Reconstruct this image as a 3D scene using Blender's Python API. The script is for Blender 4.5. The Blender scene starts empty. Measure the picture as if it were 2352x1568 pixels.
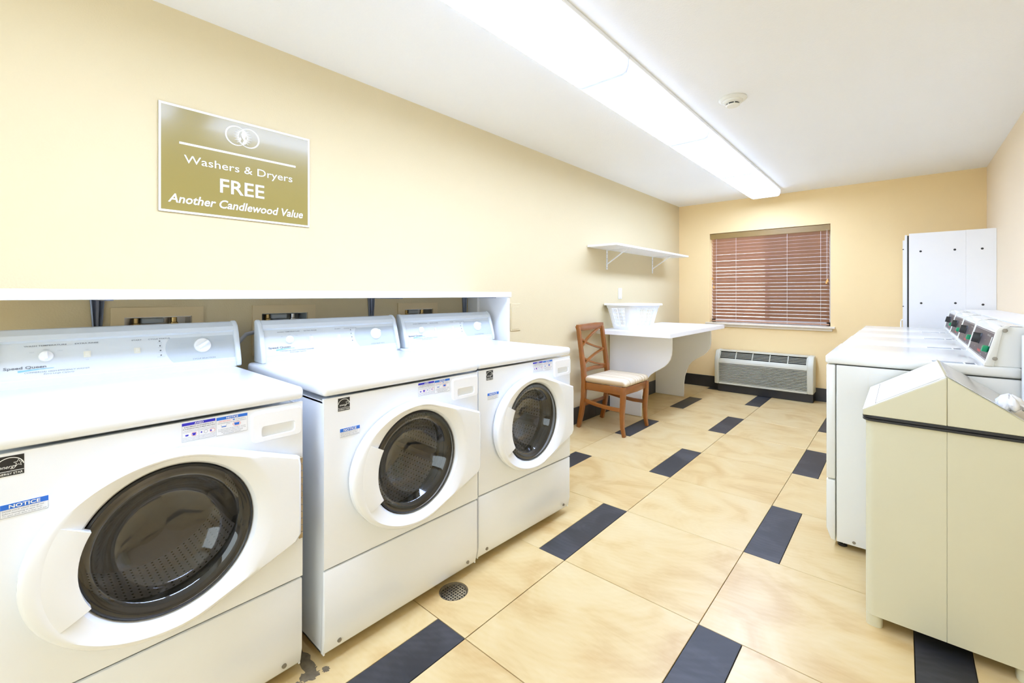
import bpy, bmesh, math, random
from math import sin, cos, pi, radians, sqrt, atan2
from mathutils import Vector, Matrix
random.seed(7)
D = bpy.data
sc = bpy.context.scene
C = sc.collection

# ------------------------------------------------------------------ camera
cam_d = D.cameras.new('camera')
cam = D.objects.new('camera', cam_d)
C.objects.link(cam)
cam_d.sensor_fit = 'HORIZONTAL'
cam_d.sensor_width = 36.0
cam_d.lens = 1021.07 / 2352 * 36.0
cam_d.shift_y = -(784.0 - 676.8) / 2352
cam_d.clip_start = 0.05
cam.location = (0, 0, 1.222)
cam.rotation_euler = (pi / 2, 0, 0.7205)
sc.camera = cam

# ------------------------------------------------------------------ world, exposure
LAMP = 20.0          # radiance of the fluorescent lenses
LCOL = (.765, .965, 1.47)
SKY = 6.0
w = D.worlds.new('daylight')
sc.world = w
w.use_nodes = True
bgn = w.node_tree.nodes['Background']
bgn.inputs[0].default_value = (0.80, 0.88, 1.0, 1)
bgn.inputs[1].default_value = SKY
sc.view_settings.view_transform = 'Standard'
sc.view_settings.look = 'None'
sc.view_settings.gamma = 1
sc.view_settings.use_curve_mapping = False
sc.view_settings.exposure = 0.15
cy = sc.cycles
cy.use_denoising = True
cy.max_bounces = 9
cy.diffuse_bounces = 6
cy.glossy_bounces = 4
cy.transmission_bounces = 6
cy.transparent_max_bounces = 10
cy.caustics_reflective = False
cy.caustics_refractive = False
cy.sample_clamp_indirect = 6.0

# soft fill lamp added behind the camera to brighten the washer fronts
fl_d = D.lights.new('added_fill', 'AREA')
fl_d.shape = 'RECTANGLE'
fl_d.size, fl_d.size_y = 2.1, 1.6
fl_d.energy = 38
fl_d.color = (.76, .91, 1.0)
fl = D.objects.new('added_fill', fl_d)
C.objects.link(fl)
fl.location = (-.30, -2.0, 1.25)
fl.rotation_euler = (Vector((-1.45, 2.6, 1.35)) - Vector(fl.location)).to_track_quat('-Z', 'Y').to_euler()

# ------------------------------------------------------------------ materials
def M(name, col, rough=.5, metal=0., var=.04, vs=6., bump=0., bs=150., spec=.5, coat=0., trans=0., emis=None, es=0., ior=1.5, alpha=1.):
    m = D.materials.new(name)
    m.use_nodes = True
    nt = m.node_tree
    b = nt.nodes['Principled BSDF']
    tc = nt.nodes.new('ShaderNodeTexCoord')
    n = nt.nodes.new('ShaderNodeTexNoise')
    n.inputs['Scale'].default_value = vs
    n.inputs['Detail'].default_value = 4
    nt.links.new(tc.outputs['Object'], n.inputs['Vector'])
    mx = nt.nodes.new('ShaderNodeMix')
    mx.data_type = 'RGBA'
    lo = [max(0, c * (1 - var)) for c in col]
    hi = [min(1, c * (1 + var)) for c in col]
    mx.inputs[6].default_value = (*lo, 1)
    mx.inputs[7].default_value = (*hi, 1)
    nt.links.new(n.outputs['Fac'], mx.inputs[0])
    nt.links.new(mx.outputs[2], b.inputs['Base Color'])
    b.inputs['Roughness'].default_value = rough
    b.inputs['Metallic'].default_value = metal
    b.inputs['Specular IOR Level'].default_value = spec
    b.inputs['Coat Weight'].default_value = coat
    b.inputs['Coat Roughness'].default_value = .05
    b.inputs['Transmission Weight'].default_value = trans
    b.inputs['IOR'].default_value = ior
    b.inputs['Alpha'].default_value = alpha
    if emis:
        b.inputs['Emission Color'].default_value = (*emis, 1)
        b.inputs['Emission Strength'].default_value = es
    if bump:
        n2 = nt.nodes.new('ShaderNodeTexNoise')
        n2.inputs['Scale'].default_value = bs
        n2.inputs['Detail'].default_value = 3
        nt.links.new(tc.outputs['Object'], n2.inputs['Vector'])
        bp = nt.nodes.new('ShaderNodeBump')
        bp.inputs['Strength'].default_value = bump
        bp.inputs['Distance'].default_value = .004
        nt.links.new(n2.outputs['Fac'], bp.inputs['Height'])
        nt.links.new(bp.outputs['Normal'], b.inputs['Normal'])
    return m

def tile_mat(name, cols, rough, rings):
    m = D.materials.new(name)
    m.use_nodes = True
    nt = m.node_tree
    L = nt.links.new
    b = nt.nodes['Principled BSDF']
    tc = nt.nodes.new('ShaderNodeTexCoord')
    oi = nt.nodes.new('ShaderNodeObjectInfo')
    cmb = nt.nodes.new('ShaderNodeCombineXYZ')
    for k, s in ((0, 1.3), (1, -1.1), (2, 9.0)):
        mm = nt.nodes.new('ShaderNodeMath')
        mm.operation = 'MULTIPLY_ADD'
        mm.inputs[1].default_value = s
        mm.inputs[2].default_value = (-.4, .3, 0)[k]
        L(oi.outputs['Random'], mm.inputs[0])
        L(mm.outputs[0], cmb.inputs[k])
    add = nt.nodes.new('ShaderNodeVectorMath')
    L(tc.outputs['Object'], add.inputs[0])
    L(cmb.outputs[0], add.inputs[1])
    mp = nt.nodes.new('ShaderNodeMapping')
    mp.inputs['Scale'].default_value = (1.0, 1.35, 1.0)
    mp.inputs['Rotation'].default_value = (0, 0, .35)
    L(add.outputs[0], mp.inputs['Vector'])
    no = nt.nodes.new('ShaderNodeTexNoise')
    no.inputs['Scale'].default_value = 2.9
    no.inputs['Detail'].default_value = 5
    no.inputs['Distortion'].default_value = 1.2
    L(mp.outputs[0], no.inputs['Vector'])
    wv = nt.nodes.new('ShaderNodeTexWave')
    wv.wave_type = 'RINGS'
    wv.rings_direction = 'Z'
    wv.inputs['Scale'].default_value = 9
    wv.inputs['Distortion'].default_value = 5
    wv.inputs['Detail'].default_value = 3
    wv.inputs['Detail Scale'].default_value = .7
    L(mp.outputs[0], wv.inputs['Vector'])
    n3 = nt.nodes.new('ShaderNodeTexNoise')
    n3.inputs['Scale'].default_value = 30
    n3.inputs['Detail'].default_value = 4
    mp2 = nt.nodes.new('ShaderNodeMapping')
    mp2.inputs['Scale'].default_value = (.35, 3.0, 1)
    L(add.outputs[0], mp2.inputs['Vector'])
    L(mp2.outputs[0], n3.inputs['Vector'])
    a1 = nt.nodes.new('ShaderNodeMath')
    a1.operation = 'MULTIPLY_ADD'
    a1.inputs[1].default_value = rings
    L(wv.outputs['Fac'], a1.inputs[0])
    L(no.outputs['Fac'], a1.inputs[2])
    a2 = nt.nodes.new('ShaderNodeMath')
    a2.operation = 'MULTIPLY_ADD'
    a2.inputs[1].default_value = .14
    L(n3.outputs['Fac'], a2.inputs[0])
    L(a1.outputs[0], a2.inputs[2])
    cr = nt.nodes.new('ShaderNodeValToRGB')
    e = cr.color_ramp.elements
    e[0].position, e[0].color = .36, (*[.85 * a_ + .15 * b_ for a_, b_ in zip(cols[0], cols[1])], 1)
    e[1].position, e[1].color = .80, (*cols[2], 1)
    x = e.new(.56)
    x.color = (*cols[1], 1)
    L(a2.outputs[0], cr.inputs[0])
    L(cr.outputs[0], b.inputs['Base Color'])
    b.inputs['Roughness'].default_value = rough
    return m

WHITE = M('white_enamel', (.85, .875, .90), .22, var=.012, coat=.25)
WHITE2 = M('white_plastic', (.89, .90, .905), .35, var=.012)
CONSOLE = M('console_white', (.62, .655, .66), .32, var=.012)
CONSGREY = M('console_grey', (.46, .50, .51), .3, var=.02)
BISQUE = M('bisque_enamel', (.76, .75, .67), .3, var=.015)
WALL = M('wall_paint_glare', (.655, .545, .325), .75, var=.025, vs=1.5, bump=.22, bs=160)  # back wall's paint, with glare from the lights mixed into the colour
WALLR = M('wall_paint_lit_right', (.84, .70, .49), .75, var=.025, vs=1.5, bump=.22, bs=160)  # same paint again, raised to put this wall's light into the colour
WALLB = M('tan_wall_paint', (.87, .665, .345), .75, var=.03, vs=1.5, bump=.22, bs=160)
WALLU = M('utility_plate_paint', (.72, .575, .33), .6, var=.04, bump=.08, bs=200)
CEIL = M('white_ceiling_texture', (.88, .88, .86), .9, var=.015, vs=2, bump=.35, bs=110)
GROUT = M('dark_grout', (.06, .045, .035), .9, var=.2)
TILE = tile_mat('cream_marbled_tile', ((.50, .315, .115), (.615, .45, .205), (.66, .52, .275)), .33, .03)
DTILE = tile_mat('charcoal_tile', ((.012, .012, .013), (.020, .020, .022), (.045, .044, .048)), .5, .06)
BASE = M('black_base_tile', (.022, .02, .02), .35, var=.35, vs=14)
BLACK = M('black_plastic', (.012, .012, .013), .3, var=.1)
RUBBER = M('black_rubber', (.018, .018, .018), .45, var=.15)
DARK = M('dark_recess', (.03, .028, .026), .8, var=.1)
STEEL = M('galvanised_steel', (.55, .56, .58), .28, 1., var=.06)
CHROME = M('worn_metal', (.62, .60, .55), .3, 1., var=.08)
STEEL2 = M('brushed_drum_steel', (.50, .47, .42), .4, .5, var=.1, vs=20)
BRASS = M('brass', (.58, .42, .18), .3, 1., var=.08)
BRKT = M('blue_grey_steel', (.16, .18, .23), .35, .4, var=.06)
LAMI = M('white_laminate', (.88, .88, .87), .4, var=.012)
WOOD = M('cherry_stained_wood', (.26, .082, .010), .3, var=.22, vs=18, coat=.4)
CUSH = None
BASKET = M('white_basket_plastic', (.85, .87, .88), .35, var=.01)
ALMOND = M('almond_plastic', (.78, .76, .66), .4, var=.02)
PTACM = M('almond_grey_plastic', (.60, .585, .47), .42, var=.025)
DRYW = M('dryer_offwhite_enamel', (.80, .80, .745), .22, var=.012, coat=.25)
BINM = M('beige_bin_enamel', (.655, .63, .445), .35, var=.02)
BINT = M('bin_enamel_lit', (.74, .73, .65), .32, var=.02)  # lit copy of the bin enamel: light on the slope put into the colour
SIGNM = M('olive_gold_sign', (.29, .222, .06), .22, var=.03, coat=.12)
INK = M('white_ink', (.86, .86, .80), .35, var=.01)
GREY = M('grey_ink', (.16, .17, .18), .5, var=.02)
LGREY = M('light_grey_ink', (.42, .46, .48), .5, var=.02)
LBLUE = M('light_blue_ink', (.20, .44, .76), .4, var=.05)
BLUE = M('blue_ink', (.02, .15, .62), .4, var=.03)
NAVY = M('navy_ink', (.025, .02, .48), .4, var=.03)
RED = M('red_ink', (.75, .03, .04), .4, var=.03)
BLK = M('black_ink', (.012, .012, .012), .4, var=.05)
PAPER = M('label_white', (.84, .85, .86), .4, var=.01)
PANEL = M('control_panel_brown', (.075, .060, .062), .45, var=.05)
GREEN = M('green_plastic', (.01, .30, .12), .3, var=.05)
SLAT = M('brown_blind_slat', (.43, .235, .14), .4, var=.1, vs=10)
SLATE = M('slat_glint_and_cord', (.80, .76, .72), .3, var=.02)
VALANCE = M('tan_valance', (.28, .175, .05), .45, var=.1, vs=10)
SILL = M('window_sill_paint', (.78, .70, .56), .45, var=.02)
VINYL = M('white_vinyl', (.83, .84, .85), .35, var=.01)
ORANGE = M('wood_tassel', (.72, .36, .08), .4, var=.1)
SCREW = M('dull_screw_steel', (.30, .28, .24), .45, .8, var=.1)
HINGEM = M('tan_hinge', (.45, .36, .22), .4, .6, var=.1)
GRIME_SHADE = M('grime_and_gap_shade', (.15, .115, .065), .7, var=.6, vs=60)
TAPE = M('clear_tape', (.86, .85, .82), .12, var=.03, alpha=.72)
BAG = M('white_bag_film', (.86, .87, .88), .25, var=.02, alpha=.88)
HOSE = M('grey_hose', (.42, .42, .42), .5, var=.04)
LENS = M('prismatic_lens', (.5, .5, .5), .4, var=.0, emis=LCOL, es=LAMP)
LENS3 = M('prismatic_lens_end', (.5, .5, .5), .4, var=.0, emis=LCOL, es=.42)
LENS2 = M('prismatic_lens_side', (.9, .9, .9), .4, var=.0, emis=LCOL, es=2.1)
_nt = LENS.node_tree
_tc = _nt.nodes.new('ShaderNodeTexCoord')
_sx = _nt.nodes.new('ShaderNodeSeparateXYZ')
_ab = _nt.nodes.new('ShaderNodeMath'); _ab.operation = 'ABSOLUTE'
_mr = _nt.nodes.new('ShaderNodeMapRange')           # lamps inside stop short of the lens ends
_mr.interpolation_type = 'SMOOTHSTEP'
_mr.inputs['From Min'].default_value = .540
_mr.inputs['From Max'].default_value = .616
_mr.inputs['To Min'].default_value = LAMP
_mr.inputs['To Max'].default_value = .62
_nt.links.new(_tc.outputs['Object'], _sx.inputs[0])
_nt.links.new(_sx.outputs['Y'], _ab.inputs[0])
_nt.links.new(_ab.outputs[0], _mr.inputs['Value'])
_nt.links.new(_mr.outputs[0], _nt.nodes['Principled BSDF'].inputs['Emission Strength'])

def stripes_mat():
    m = D.materials.new('striped_cushion_fabric')
    m.use_nodes = True
    nt = m.node_tree
    b = nt.nodes['Principled BSDF']
    tc = nt.nodes.new('ShaderNodeTexCoord')
    mp = nt.nodes.new('ShaderNodeMapping')
    mp.inputs['Scale'].default_value = (0.0, 1.0, 0.0)
    nt.links.new(tc.outputs['Object'], mp.inputs['Vector'])
    n = nt.nodes.new('ShaderNodeTexNoise')
    n.inputs['Scale'].default_value = 55
    n.inputs['Detail'].default_value = 2
    nt.links.new(mp.outputs[0], n.inputs['Vector'])
    cr = nt.nodes.new('ShaderNodeValToRGB')
    e = cr.color_ramp.elements
    e[0].position, e[0].color = .40, (.50, .36, .20, 1)
    e[1].position, e[1].color = .56, (.78, .69, .52, 1)
    nt.links.new(n.outputs['Fac'], cr.inputs[0])
    nt.links.new(cr.outputs[0], b.inputs['Base Color'])
    b.inputs['Roughness'].default_value = .7
    return m
CUSH = stripes_mat()

def glass_mat(name, tint, refl=1.0, rough=.05):
    m = D.materials.new(name)
    m.use_nodes = True
    nt = m.node_tree
    nt.nodes.remove(nt.nodes['Principled BSDF'])
    out = nt.nodes['Material Output']
    tr = nt.nodes.new('ShaderNodeBsdfTransparent')
    tr.inputs[0].default_value = (*tint, 1)
    gl = nt.nodes.new('ShaderNodeBsdfGlossy')
    gl.inputs['Roughness'].default_value = rough
    fr = nt.nodes.new('ShaderNodeLayerWeight')
    pw = nt.nodes.new('ShaderNodeMath'); pw.operation = 'POWER'
    pw.inputs[1].default_value = 2.6
    nt.links.new(fr.outputs['Facing'], pw.inputs[0])
    ml = nt.nodes.new('ShaderNodeMath')
    ml.operation = 'MULTIPLY_ADD'
    ml.inputs[1].default_value = .75 * refl
    ml.inputs[2].default_value = .045 * refl
    ml.use_clamp = True
    nt.links.new(pw.outputs[0], ml.inputs[0])
    mx = nt.nodes.new('ShaderNodeMixShader')
    nt.links.new(ml.outputs[0], mx.inputs[0])
    nt.links.new(tr.outputs[0], mx.inputs[1])
    nt.links.new(gl.outputs[0], mx.inputs[2])
    nt.links.new(mx.outputs[0], out.inputs[0])
    return m
GLASS = glass_mat('door_glass', (.70, .71, .73), 1.5)
WGLASS = glass_mat('window_glass', (.92, .95, .95))
SCREEN = glass_mat('insect_screen_mesh', (.55, .55, .55), .2)

def drum_mat():
    m = D.materials.new('perforated_steel')
    m.use_nodes = True
    nt = m.node_tree
    L = nt.links.new
    b = nt.nodes['Principled BSDF']
    uv = nt.nodes.new('ShaderNodeTexCoord')
    mp = nt.nodes.new('ShaderNodeMapping')
    mp.inputs['Scale'].default_value = (84, 16, 1)
    L(uv.outputs['UV'], mp.inputs['Vector'])
    fr = nt.nodes.new('ShaderNodeVectorMath')
    fr.operation = 'FRACTION'
    L(mp.outputs[0], fr.inputs[0])
    sb = nt.nodes.new('ShaderNodeVectorMath')
    sb.operation = 'SUBTRACT'
    sb.inputs[1].default_value = (.5, .5, 0)
    L(fr.outputs[0], sb.inputs[0])
    ln = nt.nodes.new('ShaderNodeVectorMath')
    ln.operation = 'LENGTH'
    L(sb.outputs[0], ln.inputs[0])
    lt = nt.nodes.new('ShaderNodeMath')
    lt.operation = 'LESS_THAN'
    lt.inputs[1].default_value = .17
    L(ln.outputs['Value'], lt.inputs[0])
    mx = nt.nodes.new('ShaderNodeMix')
    mx.data_type = 'RGBA'
    mx.inputs[6].default_value = (.82, .84, .92, 1)
    mx.inputs[7].default_value = (.02, .02, .025, 1)
    L(lt.outputs[0], mx.inputs[0])
    L(mx.outputs[2], b.inputs['Base Color'])
    b.inputs['Metallic'].default_value = .6
    b.inputs['Roughness'].default_value = .36
    return m
DRUM = drum_mat()

# ------------------------------------------------------------------ geometry helpers
def bevelled(vs, fs, off, seg=2, ang=30):
    bm = bmesh.new()
    bv = [bm.verts.new(v) for v in vs]
    for f in fs:
        try:
            bm.faces.new([bv[i] for i in f])
        except ValueError:
            pass
    bm.normal_update()
    es = [e for e in bm.edges if len(e.link_faces) == 2 and e.calc_face_angle(0) > radians(ang)]
    bmesh.ops.bevel(bm, geom=es, offset=off, segments=seg, profile=.5, affect='EDGES', clamp_overlap=True)
    bm.verts.index_update()
    r = [v.co[:] for v in bm.verts], [[v.index for v in f.verts] for f in bm.faces]
    bm.free()
    return r

class G:
    def __init__(s):
        s.v, s.f, s.m = [], [], []
    def add(s, vs, fs, mi=0):
        o = len(s.v)
        s.v += [tuple(v) for v in vs]
        s.f += [[i + o for i in f] for f in fs]
        s.m += [mi] * len(fs)
        return s
    def box(s, x0, x1, y0, y1, z0, z1, b=0, seg=2, mi=0):
        vs = [(x, y, z) for x in (x0, x1) for y in (y0, y1) for z in (z0, z1)]
        fs = [(0, 1, 3, 2), (4, 6, 7, 5), (0, 4, 5, 1), (2, 3, 7, 6), (0, 2, 6, 4), (1, 5, 7, 3)]
        if b:
            vs, fs = bevelled(vs, fs, b, seg)
        return s.add(vs, fs, mi)
    def prism(s, poly, a0, a1, mp, b=0, seg=2, mi=0, ang=30):
        n = len(poly)
        vs = [mp(p, q, a0) for p, q in poly] + [mp(p, q, a1) for p, q in poly]
        fs = [list(range(n))[::-1], list(range(n, 2 * n))] + [(i, (i + 1) % n, n + (i + 1) % n, n + i) for i in range(n)]
        vs, fs = fix(vs, fs)
        if b:
            vs, fs = bevelled(vs, fs, b, seg, ang)
        return s.add(vs, fs, mi)
    def loops(s, loops, closed=True, cap0=False, cap1=False, mi=0):
        n = len(loops[0])
        vs = [p for l in loops for p in l]
        fs = []
        for k in range(len(loops) - 1):
            for i in range(n if closed else n - 1):
                j = (i + 1) % n
                fs.append((k * n + i, k * n + j, (k + 1) * n + j, (k + 1) * n + i))
        if cap0:
            fs.append(list(range(n))[::-1])
        if cap1:
            fs.append([(len(loops) - 1) * n + i for i in range(n)])
        return s.add(vs, fs, mi)
    def lathe(s, prof, c, ax='x', n=32, cap0=False, cap1=False, mi=0):
        ls = []
        for r, h in prof:
            l = []
            for i in range(n):
                a = 2 * pi * i / n
                if ax == 'x':
                    l.append((c[0] + h, c[1] + r * cos(a), c[2] + r * sin(a)))
                elif ax == 'y':
                    l.append((c[0] + r * sin(a), c[1] + h, c[2] + r * cos(a)))
                else:
                    l.append((c[0] + r * cos(a), c[1] + r * sin(a), c[2] + h))
            ls.append(l)
        return s.loops(ls, True, cap0, cap1, mi)
    def tube(s, path, r, n=8, mi=0, rect=None, up=(0, 0, 1), cap=True):
        P = [Vector(p) for p in path]
        ls = []
        for i, p in enumerate(P):
            t = (P[min(i + 1, len(P) - 1)] - P[max(i - 1, 0)]).normalized()
            u = Vector(up)
            if abs(t.dot(u)) > .98:
                u = Vector((1, 0, 0))
            a = t.cross(u).normalized()
            b = a.cross(t).normalized()
            rr = r[i] if isinstance(r, (list, tuple)) else r
            if rect:
                w_, h_ = rect[i] if isinstance(rect, list) else rect
                l = [p + a * (sx * w_ / 2) + b * (sz * h_ / 2) for sx, sz in ((-1, -1), (1, -1), (1, 1), (-1, 1))]
            else:
                l = [p + a * (rr * cos(2 * pi * k / n)) + b * (rr * sin(2 * pi * k / n)) for k in range(n)]
            ls.append([q[:] for q in l])
        return s.loops(ls, True, cap, cap, mi)

def fix(vs, fs):
    bm = bmesh.new()
    bv = [bm.verts.new(v) for v in vs]
    for f in fs:
        bm.faces.new([bv[i] for i in f])
    bmesh.ops.recalc_face_normals(bm, faces=bm.faces)
    bm.verts.index_update()
    r = [v.co[:] for v in bm.verts], [[v.index for v in f.verts] for f in bm.faces]
    bm.free()
    return r

def mesh(name, g, mats, ang=38, recalc=True):
    me = D.meshes.new(name)
    me.from_pydata(g.v, [], g.f)
    for m in (mats if isinstance(mats, (list, tuple)) else [mats]):
        me.materials.append(m)
    if len(me.materials) > 1:
        me.polygons.foreach_set('material_index', g.m)
    if recalc:
        bm = bmesh.new()
        bm.from_mesh(me)
        bmesh.ops.recalc_face_normals(bm, faces=bm.faces)
        bm.to_mesh(me)
        bm.free()
    me.shade_smooth()
    me.set_sharp_from_angle(angle=radians(ang))
    me.update()
    return me

def obj(name, g, mats, parent=None, loc=None, ang=38, me=None):
    if me is None:
        me = mesh(name, g, mats, ang)
    o = D.objects.new(name, me)
    C.objects.link(o)
    if parent:
        o.parent = parent
    if loc:
        o.location = loc
    return o

def thing(name, label, cat, loc=(0, 0, 0), rz=0, group=None):
    o = D.objects.new(name, None)
    o.empty_display_size = .1
    C.objects.link(o)
    o.location = loc
    o.rotation_euler = (0, 0, rz)
    tag(o, label, cat, group)
    return o

def tag(o, label, cat, group=None):
    o['label'] = label
    o['category'] = cat
    if group:
        o['group'] = group
    return o

def struct(o):
    o['kind'] = 'structure'
    return o

def dup(root, label, loc, rz=0.):
    r = root.copy()
    C.objects.link(r)
    r['label'] = label
    r.location = loc
    r.rotation_euler = (0, 0, rz)
    for ch in list(root.children):
        c = ch.copy()
        C.objects.link(c)
        c.parent = r
        for gch in list(ch.children):
            d = gch.copy()
            C.objects.link(d)
            d.parent = c
    return r

# flat frame: place 2-D drawings on a plane (origin, right, up, normal)
class Plane:
    def __init__(s, o, u, v):
        s.o, s.u, s.v = Vector(o), Vector(u).normalized(), Vector(v).normalized()
        s.n = s.u.cross(s.v).normalized()
    def __call__(s, a, b, h=0):
        return (s.o + s.u * a + s.v * b + s.n * h)[:]
    def quad(s, g, a0, a1, b0, b1, h0, h1, mi=0):
        vs = [s(a, b, h) for a in (a0, a1) for b in (b0, b1) for h in (h0, h1)]
        fs = [(0, 1, 3, 2), (4, 6, 7, 5), (0, 4, 5, 1), (2, 3, 7, 6), (0, 2, 6, 4), (1, 5, 7, 3)]
        g.add(vs, fs, mi)
    def poly(s, g, pts, h, mi=0):
        g.add([s(a, b, h) for a, b in pts], [list(range(len(pts)))], mi)
    def stroke(s, g, pts, wd, h, mi=0, closed=False):
        n = len(pts)
        vs = []
        for i in range(n):
            a = Vector(pts[(i - 1) % n] if closed else pts[max(i - 1, 0)])
            b = Vector(pts[(i + 1) % n] if closed else pts[min(i + 1, n - 1)])
            t = (b - a).normalized()
            q = Vector((-t.y, t.x)) * (wd[i] if isinstance(wd, list) else wd) / 2
            p = Vector(pts[i])
            vs += [s(*(p + q), h), s(*(p - q), h)]
        fs = []
        for i in range(n if closed else n - 1):
            j = (i + 1) % n
            fs.append((2 * i, 2 * i + 1, 2 * j + 1, 2 * j))
        g.add(vs, fs, mi)
    def text(s, g, txt, a, b, width=None, height=None, h=.0012, align='C', mi=0, shear=0., bold=0., th=0.):
        vs, fs = text_shape(txt, shear, bold)
        xs = [v[0] for v in vs]
        ys = [v[1] for v in vs]
        x0, x1, y0, y1 = min(xs), max(xs), 0.0, text_cap
        sy = height / (y1 - y0) if height else None
        sx = width / (x1 - x0) if width else sy
        sy = sy or sx
        wd = (x1 - x0) * sx
        off = {'C': -wd / 2, 'L': 0, 'R': -wd}[align]
        g.add([s(a + off + (x - x0) * sx, b + y * sy, h) for x, y in vs], fs, mi)

text_cap = .729
_tc = {}
def text_shape(txt, shear, bold):
    k = (txt, shear, bold)
    if k not in _tc:
        c = D.curves.new('lettering', 'FONT')
        c.body = txt
        c.shear = shear
        c.offset = bold
        c.resolution_u = 3
        o = D.objects.new('lettering', c)
        C.objects.link(o)
        bpy.context.view_layer.update()
        me = D.meshes.new_from_object(o.evaluated_get(bpy.context.evaluated_depsgraph_get()))
        _tc[k] = [(v.co.x, v.co.y) for v in me.vertices], [list(p.vertices) for p in me.polygons]
        D.objects.remove(o)
        D.curves.remove(c)
        D.meshes.remove(me)
    return _tc[k]

def circ(cx, cyy, r, n=32, a0=0, a1=2 * pi, ry=None):
    return [(cx + r * cos(a0 + (a1 - a0) * i / n), cyy + (ry or r) * sin(a0 + (a1 - a0) * i / n)) for i in range(n + (0 if a1 - a0 > 6.28 else 1))]

def rrect(a0, a1, b0, b1, r, n=4):
    pts = []
    for cx, cyy, s in ((a1 - r, b1 - r, 0), (a0 + r, b1 - r, 1), (a0 + r, b0 + r, 2), (a1 - r, b0 + r, 3)):
        for i in range(n + 1):
            t = (s + i / n) * pi / 2
            pts.append((cx + r * cos(t), cyy + r * sin(t)))
    return pts

def holed(g, p0, p1, q0, q1, cp, cq, r, h0, h1, mp, n=48, mi=0):
    """rectangular plate with a round hole; mp(p, q, h)"""
    angs = [2 * pi * i / n for i in range(n)] + [atan2(q - cq, p - cp) % (2 * pi) for p in (p0, p1) for q in (q0, q1)]
    angs = sorted(set(round(a, 6) for a in angs))
    inn, out = [], []
    for a in angs:
        c, s_ = cos(a), sin(a)
        t = min(((p1 - cp) / c if c > 1e-9 else 1e9), ((p0 - cp) / c if c < -1e-9 else 1e9), ((q1 - cq) / s_ if s_ > 1e-9 else 1e9), ((q0 - cq) / s_ if s_ < -1e-9 else 1e9))
        inn.append((cp + r * c, cq + r * s_))
        out.append((cp + t * c, cq + t * s_))
    L = [[mp(*p, h) for p in l] for l, h in ((inn, h0), (out, h0), (out, h1), (inn, h1), (inn, h0))]
    g.loops(L, True, mi=mi)

XZ = lambda p, q, a: (p, a, q)
YZ = lambda p, q, a: (a, p, q)
XY = lambda p, q, a: (p, q, a)

def slab_with_holes(g, p0, p1, q0, q1, holes, h0, h1, mp):
    ps = sorted({p0, p1, *[h[0] for h in holes], *[h[1] for h in holes]})
    qs = sorted({q0, q1, *[h[2] for h in holes], *[h[3] for h in holes]})
    for i in range(len(ps) - 1):
        for j in range(len(qs) - 1):
            mpt = ((ps[i] + ps[i + 1]) / 2, (qs[j] + qs[j + 1]) / 2)
            if any(h[0] < mpt[0] < h[1] and h[2] < mpt[1] < h[3] for h in holes):
                continue
            vs = [mp(p, q, h) for p in (ps[i], ps[i + 1]) for q in (qs[j], qs[j + 1]) for h in (h0, h1)]
            g.add(vs, [(0, 1, 3, 2), (4, 6, 7, 5), (0, 4, 5, 1), (2, 3, 7, 6), (0, 2, 6, 4), (1, 5, 7, 3)])

# ------------------------------------------------------------------ room
XL, XR, YB, YF, ZC = -2.33, .605, 6.175, -2.3, 2.44
g = G(); g.box(XL - .15, XR + .15, YF - .15, YB + .15, -.06, -.012)
floor = struct(obj('floor', g, GROUT))
W, DW, TH = .600, .1484, .6195
L0, L1, L2, Y0 = -1.9173, -1.1686, -.5686, 1.0780
GAP = .0013
DRAIN = (-1.392, 1.220, .056)
_tm = {}
def put_tile(x0, x1, y0, y1, dark):
    x0, x1, y0, y1 = max(x0, XL), min(x1, XR), max(y0, YF), min(y1, YB)
    if x1 - x0 < .01 or y1 - y0 < .01:
        return
    cx, cyy = (x0 + x1) / 2, (y0 + y1) / 2
    a, b = (x1 - x0) / 2 - GAP, (y1 - y0) / 2 - GAP
    k = (round(a, 4), round(b, 4), dark)
    nm = 'dark_tile' if dark else 'tile'
    if x0 < DRAIN[0] < x1 and y0 < DRAIN[1] < y1:
        t = G(); holed(t, -a, a, -b, b, DRAIN[0] - cx, DRAIN[1] - cyy, DRAIN[2] + .004, -.012, 0, XY)
        obj(nm, t, TILE, floor, (cx, cyy, 0))
        return
    if k not in _tm:
        t = G()
        t.loops([[(-a, -b, -.012), (a, -b, -.012), (a, b, -.012), (-a, b, -.012)], [(-a, -b, -.001), (a, -b, -.001), (a, b, -.001), (-a, b, -.001)],
                 [(-a + .001, -b + .001, 0), (a - .001, -b + .001, 0), (a - .001, b - .001, 0), (-a + .001, b - .001, 0)]], True, False, True)
        _tm[k] = mesh(nm, t, DTILE if dark else TILE)
    obj(nm, None, None, floor, (cx, cyy, 0), me=_tm[k])
for r in range(-6, 9):
    ya, yb = Y0 + r * TH, Y0 + (r + 1) * TH
    odd = r % 2 == 1
    put_tile(L0 - W, L0, ya, yb, False)
    put_tile(L1, L2, ya, yb, False)
    for e0 in (L0, L2):
        e1 = e0 + W + DW
        if odd:
            put_tile(e0, e0 + W, ya, yb, False); put_tile(e0 + W, e1, ya, yb, True)
        else:
            put_tile(e0, e0 + DW, ya, yb, True); put_tile(e0 + DW, e1, ya, yb, False)
    put_tile(L2 + W + DW, L2 + 2 * W + DW, ya, yb, False)

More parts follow.
